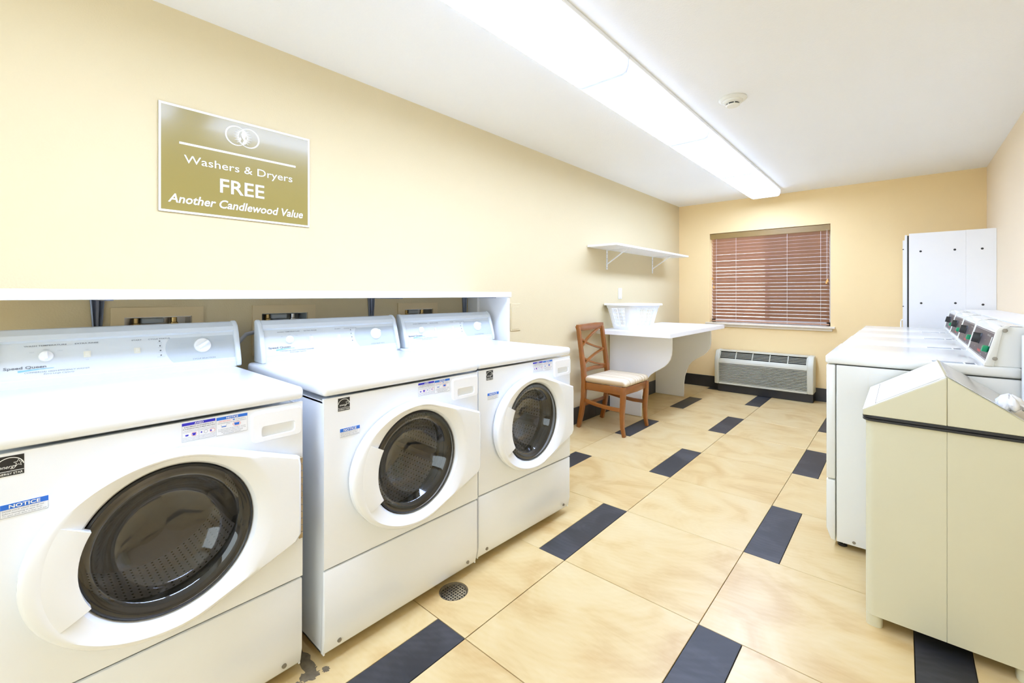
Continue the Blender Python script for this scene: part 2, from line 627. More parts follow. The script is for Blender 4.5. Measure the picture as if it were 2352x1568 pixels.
g = G(); g.box(XL - .15, XR + .15, YF - .15, YB + .15, ZC, ZC + .1)
struct(obj('ceiling', g, CEIL))
BOXES = [(.27, .577, .311, .535), (.775, 1.076, .816, 1.035), (1.588, 1.894, 1.636, 1.857)]
g = G()
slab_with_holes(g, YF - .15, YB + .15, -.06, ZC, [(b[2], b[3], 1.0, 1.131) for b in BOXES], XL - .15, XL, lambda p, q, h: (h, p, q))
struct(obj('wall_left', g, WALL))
WX0, WX1, WZ0, WZ1 = -1.924, -.613, .852, 2.03
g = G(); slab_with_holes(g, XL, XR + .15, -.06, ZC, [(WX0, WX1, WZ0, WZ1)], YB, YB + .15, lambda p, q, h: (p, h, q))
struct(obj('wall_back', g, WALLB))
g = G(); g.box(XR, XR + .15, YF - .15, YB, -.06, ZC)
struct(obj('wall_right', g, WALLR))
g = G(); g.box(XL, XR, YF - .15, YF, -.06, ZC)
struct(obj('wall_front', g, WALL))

def skirting(name, p0, p1, mk):
    e = struct(D.objects.new(name, None))
    C.objects.link(e)
    p = p0
    while p < p1 - .02:
        q = min(p + .6, p1)
        t = G(); mk(t, p + .001, q - .001)
        obj('base_tile', t, BASE, e)
        p = q
skirting('baseboard_left', 2.12, YB - .012, lambda t, a, b: t.box(XL, XL + .011, a, b, 0.0, .155, .0015, 1))
skirting('baseboard_back', XL, .03, lambda t, a, b: t.box(a, b, YB - .011, YB, 0.0, .150, .0015, 1))

# ------------------------------------------------------------------ window
win = struct(D.objects.new('window_1', None)); C.objects.link(win)
g = G()
yf0, yf1 = YB + .10, YB + .145
g.box(WX0, WX0 + .045, yf0, yf1, WZ0, WZ1); g.box(WX1 - .045, WX1, yf0, yf1, WZ0, WZ1)
g.box(WX0, WX1, yf0, yf1, WZ0, WZ0 + .05); g.box(WX0, WX1, yf0, yf1, WZ1 - .045, WZ1)
obj('window_frame', g, VINYL, win)
xm = (WX0 + WX1) / 2
g = G(); g.box(xm - .025, xm + .025, yf0 - .004, yf1 - .006, WZ0 + .05, WZ1 - .045, .003, 1)
obj('mullion', g, VINYL, win)
for a, b in ((WX0 + .045, xm - .025), (xm + .025, WX1 - .045)):
    g = G(); g.box(a, b, yf0 + .02, yf0 + .026, WZ0 + .05, WZ1 - .045)
    obj('pane', g, WGLASS, win)
g = G(); g.box(xm + .025, WX1 - .045, yf0 + .036, yf0 + .0375, WZ0 + .05, WZ1 - .045)
obj('insect_screen', g, SCREEN, win)
g = G(); g.box(WX0 - .045, WX1 + .045, YB - .045, YB + .10, .836, .861, .006, 2)
g.box(WX0 - .02, WX1 + .02, YB - .02, YB, .806, .836, .004, 1)
obj('window_sill', g, SILL, win)

# ------------------------------------------------------------------ horizontal blind
bl = thing('window_blind', 'brown slatted venetian blind with tan valance covering the window', 'blind', (0, YB + .045, 0))
bx0, bx1 = WX0 + .012, WX1 - .008
g = G(); g.box(WX0 + .004, WX1 - .003, -.034, -.022, 1.955, 2.026, .003, 1)
obj('valance', g, VALANCE, bl)
g = G(); g.box(bx0, bx1, -.020, .024, 1.975, 2.024, .002, 1)
obj('headrail', g, SLAT, bl)
NS = 25
zt, zb = 1.940, .925
tilt = radians(50)
prof = []
hw = .0245
for s_ in (1, -1):
    for k in range(7):
        x = (-hw + 2 * hw * k / 6) * s_
        prof.append((x, .0022 * (1 - (x / hw) ** 2) + s_ * -.0014))
ca, sa = cos(tilt), sin(tilt)
def rot(p, q):
    return p * ca + q * sa, -p * sa + q * ca
g = G()
pts = [rot(*p) for p in prof]
g.prism(pts, bx0 + .01, bx1 - .006, lambda p, q, a: (a, p, q))
# room-side long edge is coloured pale as a painted highlight from the ceiling lights
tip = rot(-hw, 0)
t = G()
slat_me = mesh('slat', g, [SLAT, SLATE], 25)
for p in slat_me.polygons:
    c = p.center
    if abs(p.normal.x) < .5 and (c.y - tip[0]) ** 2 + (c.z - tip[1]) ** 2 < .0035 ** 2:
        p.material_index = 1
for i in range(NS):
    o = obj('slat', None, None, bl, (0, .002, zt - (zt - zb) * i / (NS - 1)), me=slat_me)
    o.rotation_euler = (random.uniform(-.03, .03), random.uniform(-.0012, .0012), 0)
g = G(); g.box(bx0 + .01, bx1 - .006, -.024, .024, .872, .889, .004, 2)
obj('bottom_rail', g, SLAT, bl)
for x in (-1.845, -1.607, -1.04, -.707):
    g = G()
    for yy in (-.0235, .0235):
        g.tube([(x, yy, .875), (x, yy, 1.975)], .0016, 5)
    obj('ladder_cord', g, SLATE, bl)
for x, zz in ((-1.89, 1.42), (-1.876, 1.31), (-.650, 1.35), (-.640, 1.37)):
    g = G(); g.tube([(x, -.037, zz + .03), (x, -.037, 1.965)], .0011, 5)
    o = obj('pull_cord', g, ORANGE if x < -1 else SLATE, bl)
    g = G(); g.lathe([(.002, .036), (.006, .03), (.008, .012), (.011, 0)], (x, -.037, zz), 'z', 12, True, True)
    obj('tassel', g, ORANGE, o)

# ------------------------------------------------------------------ ceiling lights
LX0, LX1, LZ = -1.352, -1.046, 2.352
def light(y0, y1, label):
    t = thing('ceiling_light', label, 'ceiling light', ((LX0 + LX1) / 2, (y0 + y1) / 2, ZC), 0, 'fluorescent wraparound fixtures along the ceiling')
    hx, hy = (LX1 - LX0) / 2, (y1 - y0) / 2
    g = G(); g.box(-hx - .006, hx + .006, -hy + .001, hy - .001, -.022, 0, .003, 1)
    obj('housing', g, WHITE2, t)
    pr = [(-hx, -.022), (-hx, -.05), (-hx + .012, -.080), (-hx + .03, -.088), (hx - .03, -.088), (hx - .012, -.080), (hx, -.05), (hx, -.022)]
    g = G(); g.prism(pr, -hy + .008, hy - .008, XZ)
    lo = obj('lens', g, [LENS, LENS2], t)
    for p in lo.data.polygons:
        if abs(p.normal.z) < .5:
            p.material_index = 1
    for s in (-1, 1):
        g = G(); g.prism([(p * 1.004, q * 1.01) for p, q in pr], s * (hy - .008), s * (hy - .0006), XZ, .001, 1)
        obj('end_cap', g, LENS3, t)
ys = [-.52, .735, .845, 2.088, 3.338, 4.600, 5.840]
light(ys[0], ys[1], 'white fluorescent ceiling light behind the nearest one, seen only in the sign\'s gloss')
light(ys[2], ys[3], 'nearest long white fluorescent ceiling light, above the front of the washers')
light(ys[3], ys[4], 'second white fluorescent ceiling light from the front, level with the smoke detector')
light(ys[4], ys[5], 'third white fluorescent ceiling light from the front, before the end one')
light(ys[5], ys[6], 'farthest white fluorescent ceiling light, ending just before the window wall')

# ------------------------------------------------------------------ smoke detector
t = thing('smoke_detector', 'round cream smoke detector on the white ceiling beside the lights', 'smoke detector', (-.79, 2.975, ZC))
g = G(); g.lathe([(.078, 0), (.080, -.008), (.072, -.016), (.058, -.018)], (0, 0, 0), 'z', 36, True, True)
obj('base_plate', g, ALMOND, t)
g = G(); g.lathe([(.058, -.017), (.056, -.028), (.046, -.033), (.040, -.034)], (0, 0, 0), 'z', 36, False, True)
obj('body', g, ALMOND, t)
g = G(); g.lathe([(.036, -.034), (.036, -.042)], (0, 0, 0), 'z', 24)
for k in range(6):
    a = k * pi / 3
    g.box(.0355 * cos(a) - .003, .0355 * cos(a) + .003, .0355 * sin(a) - .003, .0355 * sin(a) + .003, -.043, -.033, mi=1)
obj('vent_ring', g, [BLACK, ALMOND], t)
g = G(); g.lathe([(.039, -.042), (.040, -.045), (.034, -.050), (.0, -.051)], (0, 0, 0), 'z', 32, True)
obj('cap', g, ALMOND, t)

# ------------------------------------------------------------------ wall sign
PS = Plane((XL, .418, 1.572), (0, 1, 0), (0, 0, 1))
sg = thing('wall_sign', 'olive gold wall sign offering free washers and dryers', 'sign', (0, 0, 0))
g = G(); g.box(XL, XL + .006, .418, 1.046, 1.572, 2.033, .0015, 1)
obj('plate', g, SIGNM, sg)
g = G()
PSf = Plane((XL + .006, .418, 1.572), (0, 1, 0), (0, 0, 1))
for a0, a1, b0, b1 in ((.001, .627, .001, .010), (.001, .627, .451, .460), (.001, .009, .010, .451), (.619, .627, .010, .451)):
    PSf.quad(g, a0, a1, b0, b1, 0, .0006)
obj('border', g, INK, sg)
g = G()
PSf.quad(g, .072, .557, .297, .306, 0, .0007)
PSf.text(g, 'Washers & Dryers', .3145, .2195, width=.452, height=.036, bold=.0)
PSf.text(g, 'FREE', .316, .115, width=.186, height=.065, bold=.012)
PSf.text(g, 'Another Candlewood Value', .313, .044, width=.560, height=.038, shear=.22, bold=.016)
obj('lettering', g, INK, sg)
g = G()
for cx in (.288, .342):
    for i in range(48):
        a0, a1 = 2 * pi * i / 48, 2 * pi * (i + 1) / 48
        lx = -1 if cx < .3 else 1
        def rr(a):
            return .0455, .0395 - .0025 * cos(a) * lx + .002
        o0, i0 = rr(a0); o1, i1 = rr(a1)
        PSf.poly(g, [(cx + o0 * cos(a0), .388 + o0 * sin(a0)), (cx + o1 * cos(a1), .388 + o1 * sin(a1)), (cx + i1 * cos(a1), .388 + i1 * sin(a1)), (cx + i0 * cos(a0), .388 + i0 * sin(a0))], .001)
for i in range(36):
    a = 2 * pi * i / 36
    r1 = .036 if i % 2 else .030
    if abs(cos(a)) < .35:
        r1 *= .9
    c0 = Vector((.315, .388))
    d = Vector((cos(a), sin(a))); q = Vector((-d.y, d.x))
    b0 = Vector((d.x * .019, d.y * .027))
    PSf.poly(g, [(c0 + b0 + q * .0014)[:], (c0 + b0 - q * .0014)[:], (c0 + d * r1 * 1.12)[:]], .0008)
fl = [(0, .036), (.008, .026), (.012, .012), (.008, -.004), (.014, -.016), (.010, -.028), (0, -.036), (-.003, -.026), (.002, -.014), (-.006, -.002), (-.009, .012), (-.004, .026)]
PSf.poly(g, [(.318 + p * 1.0, .388 + q) for p, q in fl], .0011)
fl2 = [(-.010, -.002), (-.016, -.012), (-.012, -.026), (-.004, -.033), (-.008, -.020), (-.004, -.010)]
PSf.poly(g, [(.314 + p, .388 + q) for p, q in fl2], .0011)
obj('emblem', g, INK, sg)

# ------------------------------------------------------------------ counter shelf above the washers
cs = thing('counter_shelf', 'long white laminate shelf on the wall above the washers', 'shelf', (0, 0, 0))
CX = -1.955
g = G(); g.box(XL, CX, YF, 2.222, 1.206, 1.240, .002, 1)
obj('board', g, LAMI, cs)
g = G(); g.box(XL + .002, CX - .006, 2.192, 2.212, 0, 1.206, .0015, 1)
obj('end_panel', g, LAMI, cs)
g = G(); g.box(XL + .002, XL + .10, 2.172, 2.192, .70, 1.206, .001, 1)
obj('cleat', g, LAMI, cs)
for yb in (.232, 1.405, 2.14, -.94):
    g = G()
    st = [(1.204, .021), (1.10, .0145), (.98, .012), (.86, .010)]
    ls = []
    for z, k in st:
        ls.append([(XL + .001, yb - k, z), (XL + .010, yb - k, z), (XL + .012, yb - k + .004, z), (XL + .004, yb - k * .45, z), (XL + .010, yb - k * .2, z), (XL + .010, yb + k * .2, z), (XL + .004, yb + k * .45, z), (XL + .012, yb + k - .004, z), (XL + .010, yb + k, z), (XL + .001, yb + k, z)])
    g.loops(ls, True, True, True)
    g.box(XL + .001, -2.03, yb - .012, yb + .012, 1.201, 1.205)
    g.box(XL + .010, XL + .013, yb - .003, yb + .003, 1.13, 1.185)
    obj('bracket', g, BRKT, cs)

# ------------------------------------------------------------------ washer outlet boxes, cover plate, switch
names = ['tan wall outlet box with brass valves behind the nearest washer', 'tan wall outlet box behind the middle washer', 'tan wall outlet box behind the farthest washer, smallest in view']
for k, (fa, fb, oa, ob) in enumerate(BOXES):
    t = thing('outlet_box', names[k], 'outlet box', (XL, (fa + fb) / 2, .93), 0, 'washer outlet boxes under the long shelf')
    c = (fa + fb) / 2
    g = G()
    def mp(p, q, h): return (h, p, q)
    a0, a1, z0, z1 = fa - c, fb - c, 0, 1.171 - .93
    pa, pb, q0, q1 = oa - c, ob - c, .07, 1.131 - .93
    slab_with_holes(g, a0, a1, z0, z1, [(pa, pb, q0, q1)], 0, .009, mp)
    obj('faceplate', g, WALLU, t)
    g = G()
    d = -.09
    g.box(d - .004, d, pa, pb, q0, q1)
    g.box(d, 0, pa, pa + .003, q0, q1); g.box(d, 0, pb - .003, pb, q0, q1)
    g.box(d, 0, pa, pb, q0, q0 + .003); g.box(d, 0, pa, pb, q1 - .003, q1)
    obj('recess', g, STEEL if k != 1 else LGREY, t)
    for s, (yy, mm) in enumerate(((pa + .042, BRASS), (pb - .055, BRASS if k != 1 else STEEL))):
        g = G()
        g.lathe([(.010, .0), (.010, .02), (.016, .022), (.016, .044), (.012, .046), (.012, .066)], (-.042, yy, q1 - .072), 'z', 10, True, True)
        g.tube([(-.042, yy, q1 - .07), (-.035, yy + .01, q1 - .09), (-.01, yy + .03, q1 - .12)], .011, 8)
        v = obj('valve', g, mm, t)
        g = G(); g.tube([(-.03, yy - .018 + .05 * s, q1 - .078), (-.03, yy + .03 + .05 * s, q1 - .076)], .007, 8)
        obj('handle', g, BLUE if s else BLACK, v)
    g = G(); g.box(-.06, -.02, -.055, .02, q1 - .028, q1 - .004, .006, 2)
    obj('manifold', g, LGREY, t)
t = thing('access_cover', 'small tan access cover on the wall past the shelf end', 'cover plate', (XL, 2.69, .935))
g = G(); g.box(0, .007, -.062, .062, 0, .218, .002, 1)
obj('plate', g, WALL, t)
g = G(); g.box(.007, .010, -.05, .036, .012, .192, .0015, 1)
obj('raised_panel', g, WALL, t)

t = thing('light_switch', 'small ivory switch plate on the wall above the laundry basket', 'switch', (XL, 4.447, 1.236))
g = G(); g.box(0, .006, -.040, .040, -.06, .06, .003, 2)
obj('plate', g, ALMOND, t)
g = G(); g.box(.006, .010, -.017, .017, -.033, .033, .002, 1)
obj('rocker', g, ALMOND, t)
for s in (-1, 1):
    g = G(); g.lathe([(.0035, 0), (.003, .0015)], (.006, 0, s * .048), 'x', 8, False, True)
    obj('screw', g, SCREW, t)

# ------------------------------------------------------------------ floor drain
t = thing('floor_drain', 'round rusty floor drain with a square-holed strainer', 'drain', (DRAIN[0], DRAIN[1], 0))
R_ = DRAIN[2]
g = G(); g.lathe([(R_ + .002, -.001), (R_, -.0015), (R_ - .004, -.011), (R_ - .004, -.0118)], (0, 0, 0), 'z', 32)
obj('rim', g, GRIME_SHADE, t)
g = G(); g.lathe([(0.0001, -.0112), (R_ - .002, -.0112)], (0, 0, 0), 'z', 32)
obj('sump', g, BLACK, t)
g = G()
n = 9
for i in range(n):
    p = -R_ + .006 + (2 * R_ - .012) * i / (n - 1)
    h = sqrt(max(1e-6, (R_ - .005) ** 2 - p * p))
    g.box(p - .0028, p + .0028, -h, h, -.0105, -.0075)
    g.box(-h, h, p - .0028, p + .0028, -.0103, -.0077)
obj('strainer', g, CHROME, t)

# ------------------------------------------------------------------ washing machines
WW = .695
def washer():
    t = thing('washing_machine', 'x', 'washing machine', (0, 0, 0), 0, 'white front-load washers under the long shelf')
    dy, dz = .352, .585
    g = G()
    g.box(-.715, -.012, 0.003, .008, .03, .870); g.box(-.715, -.012, WW - .008, WW - .003, .03, .870)
    g.box(-.715, -.709, .003, WW - .003, .03, .870); g.box(-.715, -.012, .003, WW - .003, .862, .868); g.box(-.715, -.03, .003, WW - .003, .03, .036)
    obj('cabinet', g, WHITE, t)
    g = G()
    holed(g, 0, WW, .318, .879, dy, dz, .205, -.013, -.001, YZ, 64)
    pr = rrect(0, WW, .318, .879, .010, 4)
    obj('front_panel', g, WHITE, t)
    g = G()
    g.prism([(-.014, .312), (0, .312), (0, .085), (-.010, .040), (-.016, .030), (-.03, .030)], 0, WW, XZ, .006, 2)
    lp = obj('lower_panel', g, WHITE, t)
    for y in (.055, WW - .055):
        g = G(); g.lathe([(.0075, -.004), (.007, .002), (.003, .003)], (-.004, y, .058), 'x', 10, True, True)
        obj('screw', g, SCREW, lp)
    for x in (-.62, -.13):
        for y in (.09, WW - .09):
            g = G(); g.lathe([(.022, 0), (.022, .012), (.009, .014), (.009, .032)], (x, y, 0), 'z', 12, True, True)
            obj('foot', g, BLACK, t)
    g = G(); g.box(-.716, .004, -.003, WW + .003, .886, .927, .013, 3)
    obj('lid', g, WHITE, t)
    # ---- door
    NP = 96
    pts = []
    for i in range(360):
        a = radians(i)
        pts.append((dy + (.234 if cos(a) > 0 else .274) * cos(a), dz + .233 * sin(a)))
    pts += [(.674, .715), (.674, .462)]
    hull = convex(pts)
    outl = resample(hull, (dy, dz), NP)
    def rad(r, inset):
        l = []
        for i, R in enumerate(outl):
            a = 2 * pi * i / NP
            q = min(r, R - inset)
            l.append((a, q))
        return l
    def lp_(l, x):
        return [(x, dy + q * cos(a), dz + q * sin(a)) for a, q in l]
    g = G()
    g.loops([lp_(rad(.19, 0), .004), lp_(rad(9, .006), .004), lp_(rad(9, .003), .012), lp_(rad(9, 0), .016), lp_(rad(9, 0), .036), lp_(rad(9, .003), .041), lp_(rad(9, .009), .045),
             lp_(rad(.246, .014), .0465), lp_(rad(.238, .018), .0455), lp_(rad(.212, .02), .040), lp_(rad(.199, .03), .034), lp_(rad(.1935, .03), .026), lp_(rad(.190, .03), .012), lp_(rad(.190, .03), .004)], True)
    door = obj('door', g, WHITE, t, ang=30)
    # grip over the left of the ring
    g = G()
    A = radians(29)
    n = 14
    def arc(r, x, k=1.0):
        return [(x, dy - r * cos(-A * k + 2 * A * k * i / n), dz + r * sin(-A * k + 2 * A * k * i / n)) for i in range(n + 1)]
    g.loops([arc(.240, .030), arc(.240, .0456), arc(.222, .0470), arc(.186, .0475), arc(.181, .046), arc(.181, .026), arc(.196, .022)], False)
    g.add([p[0] for p in (arc(.240, .030), arc(.240, .0456), arc(.222, .0470), arc(.186, .0475), arc(.181, .046), arc(.181, .026), arc(.196, .022))], [list(range(7))])
    g.add([p[-1] for p in (arc(.240, .030), arc(.240, .0456), arc(.222, .0470), arc(.186, .0475), arc(.181, .046), arc(.181, .026), arc(.196, .022))], [list(range(7))])
    obj('grip', g, WHITE, door, ang=30)
    g = G(); g.lathe([(.190, .010), (.1885, .021), (.184, .0235), (.181, .020)], (0, dy, dz), 'x', 64)
    obj('bezel', g, BLACK, door)
    g = G(); g.lathe([(.1835, .0215), (.172, .024), (.160, .019), (.151, .006), (.138, -.018), (.118, -.044), (.09, -.061), (.05, -.070), (.0005, -.073)], (0, dy, dz), 'x', 64)
    obj('glass_bowl', g, GLASS, door, ang=60)
    g = G()
    for k in range(12):
        z = .447 + .258 * k / 12
        g.box(.0, .016, .677, .689, z + .001, z + .0205, .001, 1)
    obj('hinge', g, HINGEM, door)
    g = G(); g.lathe([(.212, -.014), (.192, -.018), (.180, -.035), (.190, -.05), (.180, -.065), (.186, -.080), (.190, -.095), (.205, -.10)], (0, dy, dz), 'x', 64)
    obj('door_gap_filler', g, RUBBER, t, ang=50)
    # ---- drum
    g = G()
    nd = 64
    prof = [(.19, -.086), (.228, -.10), (.240, -.12), (.240, -.40)]
    g.lathe(prof, (0, dy, dz), 'x', nd)
    dm = mesh('drum', g, DRUM, 50)
    uvl = dm.uv_layers.new(name='UVMap')
    for p in dm.polygons:
        us = [(atan2(dm.vertices[dm.loops[li].vertex_index].co.z - dz, dm.vertices[dm.loops[li].vertex_index].co.y - dy) / (2 * pi)) % 1 for li in p.loop_indices]
        w_ = max(us) - min(us) > .5
        for li, u in zip(p.loop_indices, us):
            co = dm.vertices[dm.loops[li].vertex_index].co
            uvl.data[li].uv = (u + (1 if w_ and u < .5 else 0), (-co.x - .086) / .314)
    dr = obj('drum', None, None, t, me=dm)
    g = G(); g.lathe([(.240, -.40), (.18, -.405), (.12, -.392), (.0005, -.385)], (0, dy, dz), 'x', 48)
    obj('back_plate', g, STEEL2, dr)
    for k in range(3):
        a = radians(100 + 120 * k)
        b = Vector((cos(a), sin(a))); q = Vector((-b.y, b.x))
        cc = Vector((dy, dz)) + b * .238
        def c3(x, i, o): 
            p = cc - b * i + q * o
            return (x, p.x, p.y)
        g = G(); g.loops([[c3(x, 0, -.03), c3(x, .045, -.008), c3(x, .045, .008), c3(x, 0, .03)] for x in (-.13, -.39)], False, False, False)
        g.add([c3(-.13, 0, -.03), c3(-.13, .045, -.008), c3(-.13, .045, .008), c3(-.13, 0, .03)], [(0, 1, 2, 3)])
        obj('baffle', g, STEEL, dr)
    # ---- dispenser drawer
    PF = Plane((-.001, 0, 0), (0, 1, 0), (0, 0, 1))
    g = G()
    o_ = rrect(.545, .689, .781, .867, .010)
    bow = [(a, b - (.007 * (1 - ((a - .617) / .072) ** 2) if b < .80 else 0)) for a, b in o_]
    cc = (.617, .806)
    inn = rrect(.570, .668, .793, .826, .008)
    ls = [[PF(*p, 0) for p in bow], [PF(*p, .006) for p in bow], [PF(cc[0] + (p[0] - cc[0]) * .975, .823 + (p[1] - .823) * .955, .0095) for p in bow]]
    g.loops(ls, True)
    # face with a scooped pocket
    nb = len(bow)
    top = ls[2]
    inn2 = [PF(*p, .0095) for p in inn]
    inn3 = [PF(cc[0] + (p[0] - cc[0]) * .95, .800 + (p[1] - .800) * (.55 if p[1] > .81 else 1), -.020) for p in inn]
    g.loops([top, inn2, inn3], True, False, True)
    obj('dispenser_drawer', g, WHITE2, t, ang=30)
    # ---- stickers
    def label(nm, a0, a1, b0, b1):
        g = G(); PF.quad(g, a0, a1, b0, b1, 0, .0005)
        PF.stroke(g, [(a0 + .0004, b0 + .0004), (a1 - .0004, b0 + .0004), (a1 - .0004, b1 - .0004), (a0 + .0004, b1 - .0004)], .0007, .0007, 1, True)
        return obj(nm, g, [PAPER, GREY], t)
    TXT = [BLK, INK, BLUE, NAVY, RED, GREY]
    l = label('notice_label', .055, .127, .740, .769)
    g = G()
    PF.quad(g, .055, .127, .7575, .769, .0005, .0009, 2)
    PF.text(g, 'NOTICE', .091, .7595, width=.047, height=.0078, mi=1, bold=.02)
    for k, (s, wd) in enumerate((('DOOR LOCK LIGHT must go out', .062), ('before attempting to open door.', .060), ('To open, push door in then pull out', .066))):
        PF.text(g, s, .058, .7525 - k * .0048, width=wd, height=.0029, align='L', mi=5)
    obj('lettering', g, TXT, l)
    l = label('detergent_label', .455, .534, .823, .8745)
    g = G()
    PF.quad(g, .455, .534, .866, .8745, .0005, .0009, 2)
    PF.text(g, 'NOTICE', .4945, .8675, width=.030, height=.0056, mi=1, bold=.02)
    PF.text(g, 'HIGH EFFICIENCY', .4605, .8605, width=.032, height=.0030, align='L', mi=4)
    PF.text(g, 'DETERGENT IS', .5030, .8605, width=.026, height=.0026, align='L', mi=5)
    PF.text(g, 'RECOMMENDED FOR BEST PERFORMANCE', .4945, .8555, width=.072, height=.0026, mi=5)
    for k, (s, wd) in enumerate((('IF USING NON HE DETERGENT, AVOID', .069), ('OVERSUDSING BY USING ONLY 1/3 THE', .070), ('DETERGENT MANUFACTURERS', .055), ('RECOMMENDED AMOUNT', .046))):
        PF.text(g, s, .4945, .8385 - k * .0043, width=wd, height=.0023, mi=5)
    PF.stroke(g, [(.467, .8525), (.468, .8455), (.479, .8455), (.4805, .853), (.489, .8535)], .0006, .0009, 5)
    PF.poly(g, [(.4677, .848), (.4683, .8458), (.4788, .8458), (.4793, .848)], .0009, 2)
    PF.poly(g, [(.499, .852), (.501, .8452), (.512, .8452), (.513, .852)], .0009, 2)
    PF.stroke(g, circ(.506, .8487, .0102, 24, ry=.0052), .0007, .0010, 4, True)
    PF.poly(g, circ(.4985, .8620, .0030, 12, ry=.0018), .0009, 2)
    obj('lettering', g, TXT, l)
    l = label('spanish_label', .375, .4525, .825, .8755)
    g = G()
    PF.quad(g, .375, .4525, .868, .8755, .0005, .0009, 3)
    PF.text(g, 'AVISO', .4138, .8692, width=.021, height=.0052, mi=1, bold=.02)
    PF.text(g, 'SE RECOMIENDA UN DETERGENTE HE DE', .4138, .8625, width=.068, height=.0028, mi=0, bold=.01)
    PF.text(g, 'ALTA EFICIENCIA PARA UN MEJOR RESULTADO', .4138, .8573, width=.074, height=.0028, mi=0, bold=.01)
    PF.stroke(g, [(.4137, .856), (.4137, .826)], .0006, .0009, 5)
    for k in range(2):
        PF.text(g, ('SI USA DETERGENTE NO HE', 'NO USE MAS DE UN TERCIO')[k], .3945, .8525 - .0035 * k, width=.034, height=.0018, mi=5)
        PF.text(g, ('SI USA BOLSAS O PAQUETES', 'PONGALOS EN EL TAMBOR')[k], .433, .8525 - .0035 * k, width=.034, height=.0018, mi=5)
    for k in range(3):
        PF.text(g, ('EVITE EL EXCESO DE ESPUMA', 'USANDO LA CANTIDAD QUE', 'RECOMIENDA EL FABRICANTE')[k], .3945, .8345 - .0033 * k, width=.035, height=.0017, mi=5)
        PF.text(g, ('COLOQUE EL PAQUETE EN', 'EL TAMBOR ANTES DE PONER', 'LA ROPA EN LA LAVADORA')[k], .433, .8345 - .0033 * k, width=.035, height=.0017, mi=5)
    PF.poly(g, [(.3825, .8435), (.3833, .8395), (.3895, .8395), (.39, .8435)], .0009, 3)
    PF.poly(g, [(.398, .8455), (.3995, .839), (.4055, .839), (.407, .8455)], .0009, 3)
    PF.stroke(g, circ(.4025, .8422, .0062, 20, ry=.0048), .0006, .0010, 4, True)
    PF.poly(g, [(.417, .8435), (.4195, .846), (.422, .8435), (.4195, .841)], .0009, 3)
    PF.stroke(g, circ(.430, .8435, .0042, 16), .0006, .0009, 5, True)
    PF.poly(g, [(.4395, .8435), (.442, .846), (.4445, .8435), (.442, .841)], .0009, 3)
    PF.stroke(g, circ(.4455, .8432, .0062, 20, ry=.0048), .0006, .0010, 4, True)
    obj('lettering', g, TXT, l)
    g = G(); PF.quad(g, .048, .090, .830, .873, 0, .0005)
    l = obj('energy_label', g, BLK, t)
    g = G()
    PF.quad(g, .0485, .0895, .8394, .8404, .0005, .0009)
    PF.stroke(g, circ(.069, .850, .0205, 20, radians(8), radians(172), ry=.019), .0015, .0009)
    PF.text(g, 'energy', .0665, .8465, width=.027, height=.0075, shear=.35)
    st = []
    for k in range(10):
        a = pi / 2 + k * pi / 5
        r = .0075 if k % 2 == 0 else .0031
        st.append((.0815 + r * cos(a), .8555 + r * sin(a)))
    PF.stroke(g, st, .0011, .0010, 0, True)
    PF.text(g, 'ENERGY STAR', .069, .8325, width=.038, height=.0048, bold=.01)
    obj('lettering', g, INK, l)
    # ---- console
    c0, c1 = .024, .715
    prf = [(-.716, .927), (-.626, .927), (-.628, .950), (-.632, .953), (-.632, .960), (-.667, 1.060), (-.670, 1.066), (-.661, 1.074), (-.668, 1.090), (-.690, 1.107), (-.706, 1.109), (-.716, 1.104)]
    g = G(); g.prism(prf, c0 + .018, c1 - .018, XZ)
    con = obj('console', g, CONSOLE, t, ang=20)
    cap = [(-.716, .927), (-.620, .927), (-.622, .955), (-.640, 1.015), (-.654, 1.060), (-.668, 1.093), (-.688, 1.110), (-.704, 1.113), (-.716, 1.108)]
    for a, b in ((c0, c0 + .02), (c1 - .02, c1)):
        g = G(); g.prism(cap, a, b, XZ, .007, 3)
        obj('end_cap', g, CONSOLE, con)
    PC = Plane((-.632, 0, .960), (0, 1, 0), (-.035, 0, .100))
    fh = .106
    g = G()
    lft = [(.478 - .014 + .014 * ((k / 12 - .55) / .55) ** 2 * 1.5, .004 + (fh - .010) * k / 12) for k in range(13)]
    PC.poly(g, [(c1 - .022, .004)] + [(c1 - .022, fh - .006)] + lft[::-1], .0006)
    obj('grey_panel', g, CONSGREY, con)
    TX = [GREY, LGREY, LBLUE]
    g = G()
    PC.text(g, 'WASH TEMPERATURE', .150, .0985, width=.098, height=.0046, bold=.01)
    PC.text(g, 'EXTRA RINSE', .248, .0985, width=.059, height=.0046, bold=.01)
    PC.text(g, 'START', .381, .0985, width=.029, height=.0046, bold=.01)
    PC.text(g, 'CYCLE STATUS', .447, .0985, width=.066, height=.0046, bold=.01)
    PC.text(g, 'CYCLE SELECTION', .585, .0085, width=.076, height=.0050, bold=.01)
    for s, a, b in (('HOT', .119, .078), ('WARM', .151, .0855), ('COLD', .183, .079), ('ON', .248, .0765), ('OFF', .248, .041), ('DOOR', .4475, .0835), ('WASH', .448, .0653), ('RINSE', .4485, .0471), ('FINAL SPIN', .449, .029),
                    ('OFF', .583, .0990), ('SPIN ONLY', .523, .0735), ('RINSE & SPIN', .518, .0375), ('DELICATES / BULKY', .585, .0195), ('HEAVY DUTY /', .640, .0825), ('PERMANENT PRESS', .645, .0775), ('NORMAL ECO', .643, .0475)):
        PC.text(g, s, a, b, height=.0034, mi=1)
    PC.text(g, 'Speed Queen', .104, .0275, width=.093, height=.0085, bold=.022, mi=0, align='C')
    PC.text(g, 'COMMERCIAL HIGH EFFICIENCY WASHER', .177, .0115, width=.150, height=.0048, shear=.25)
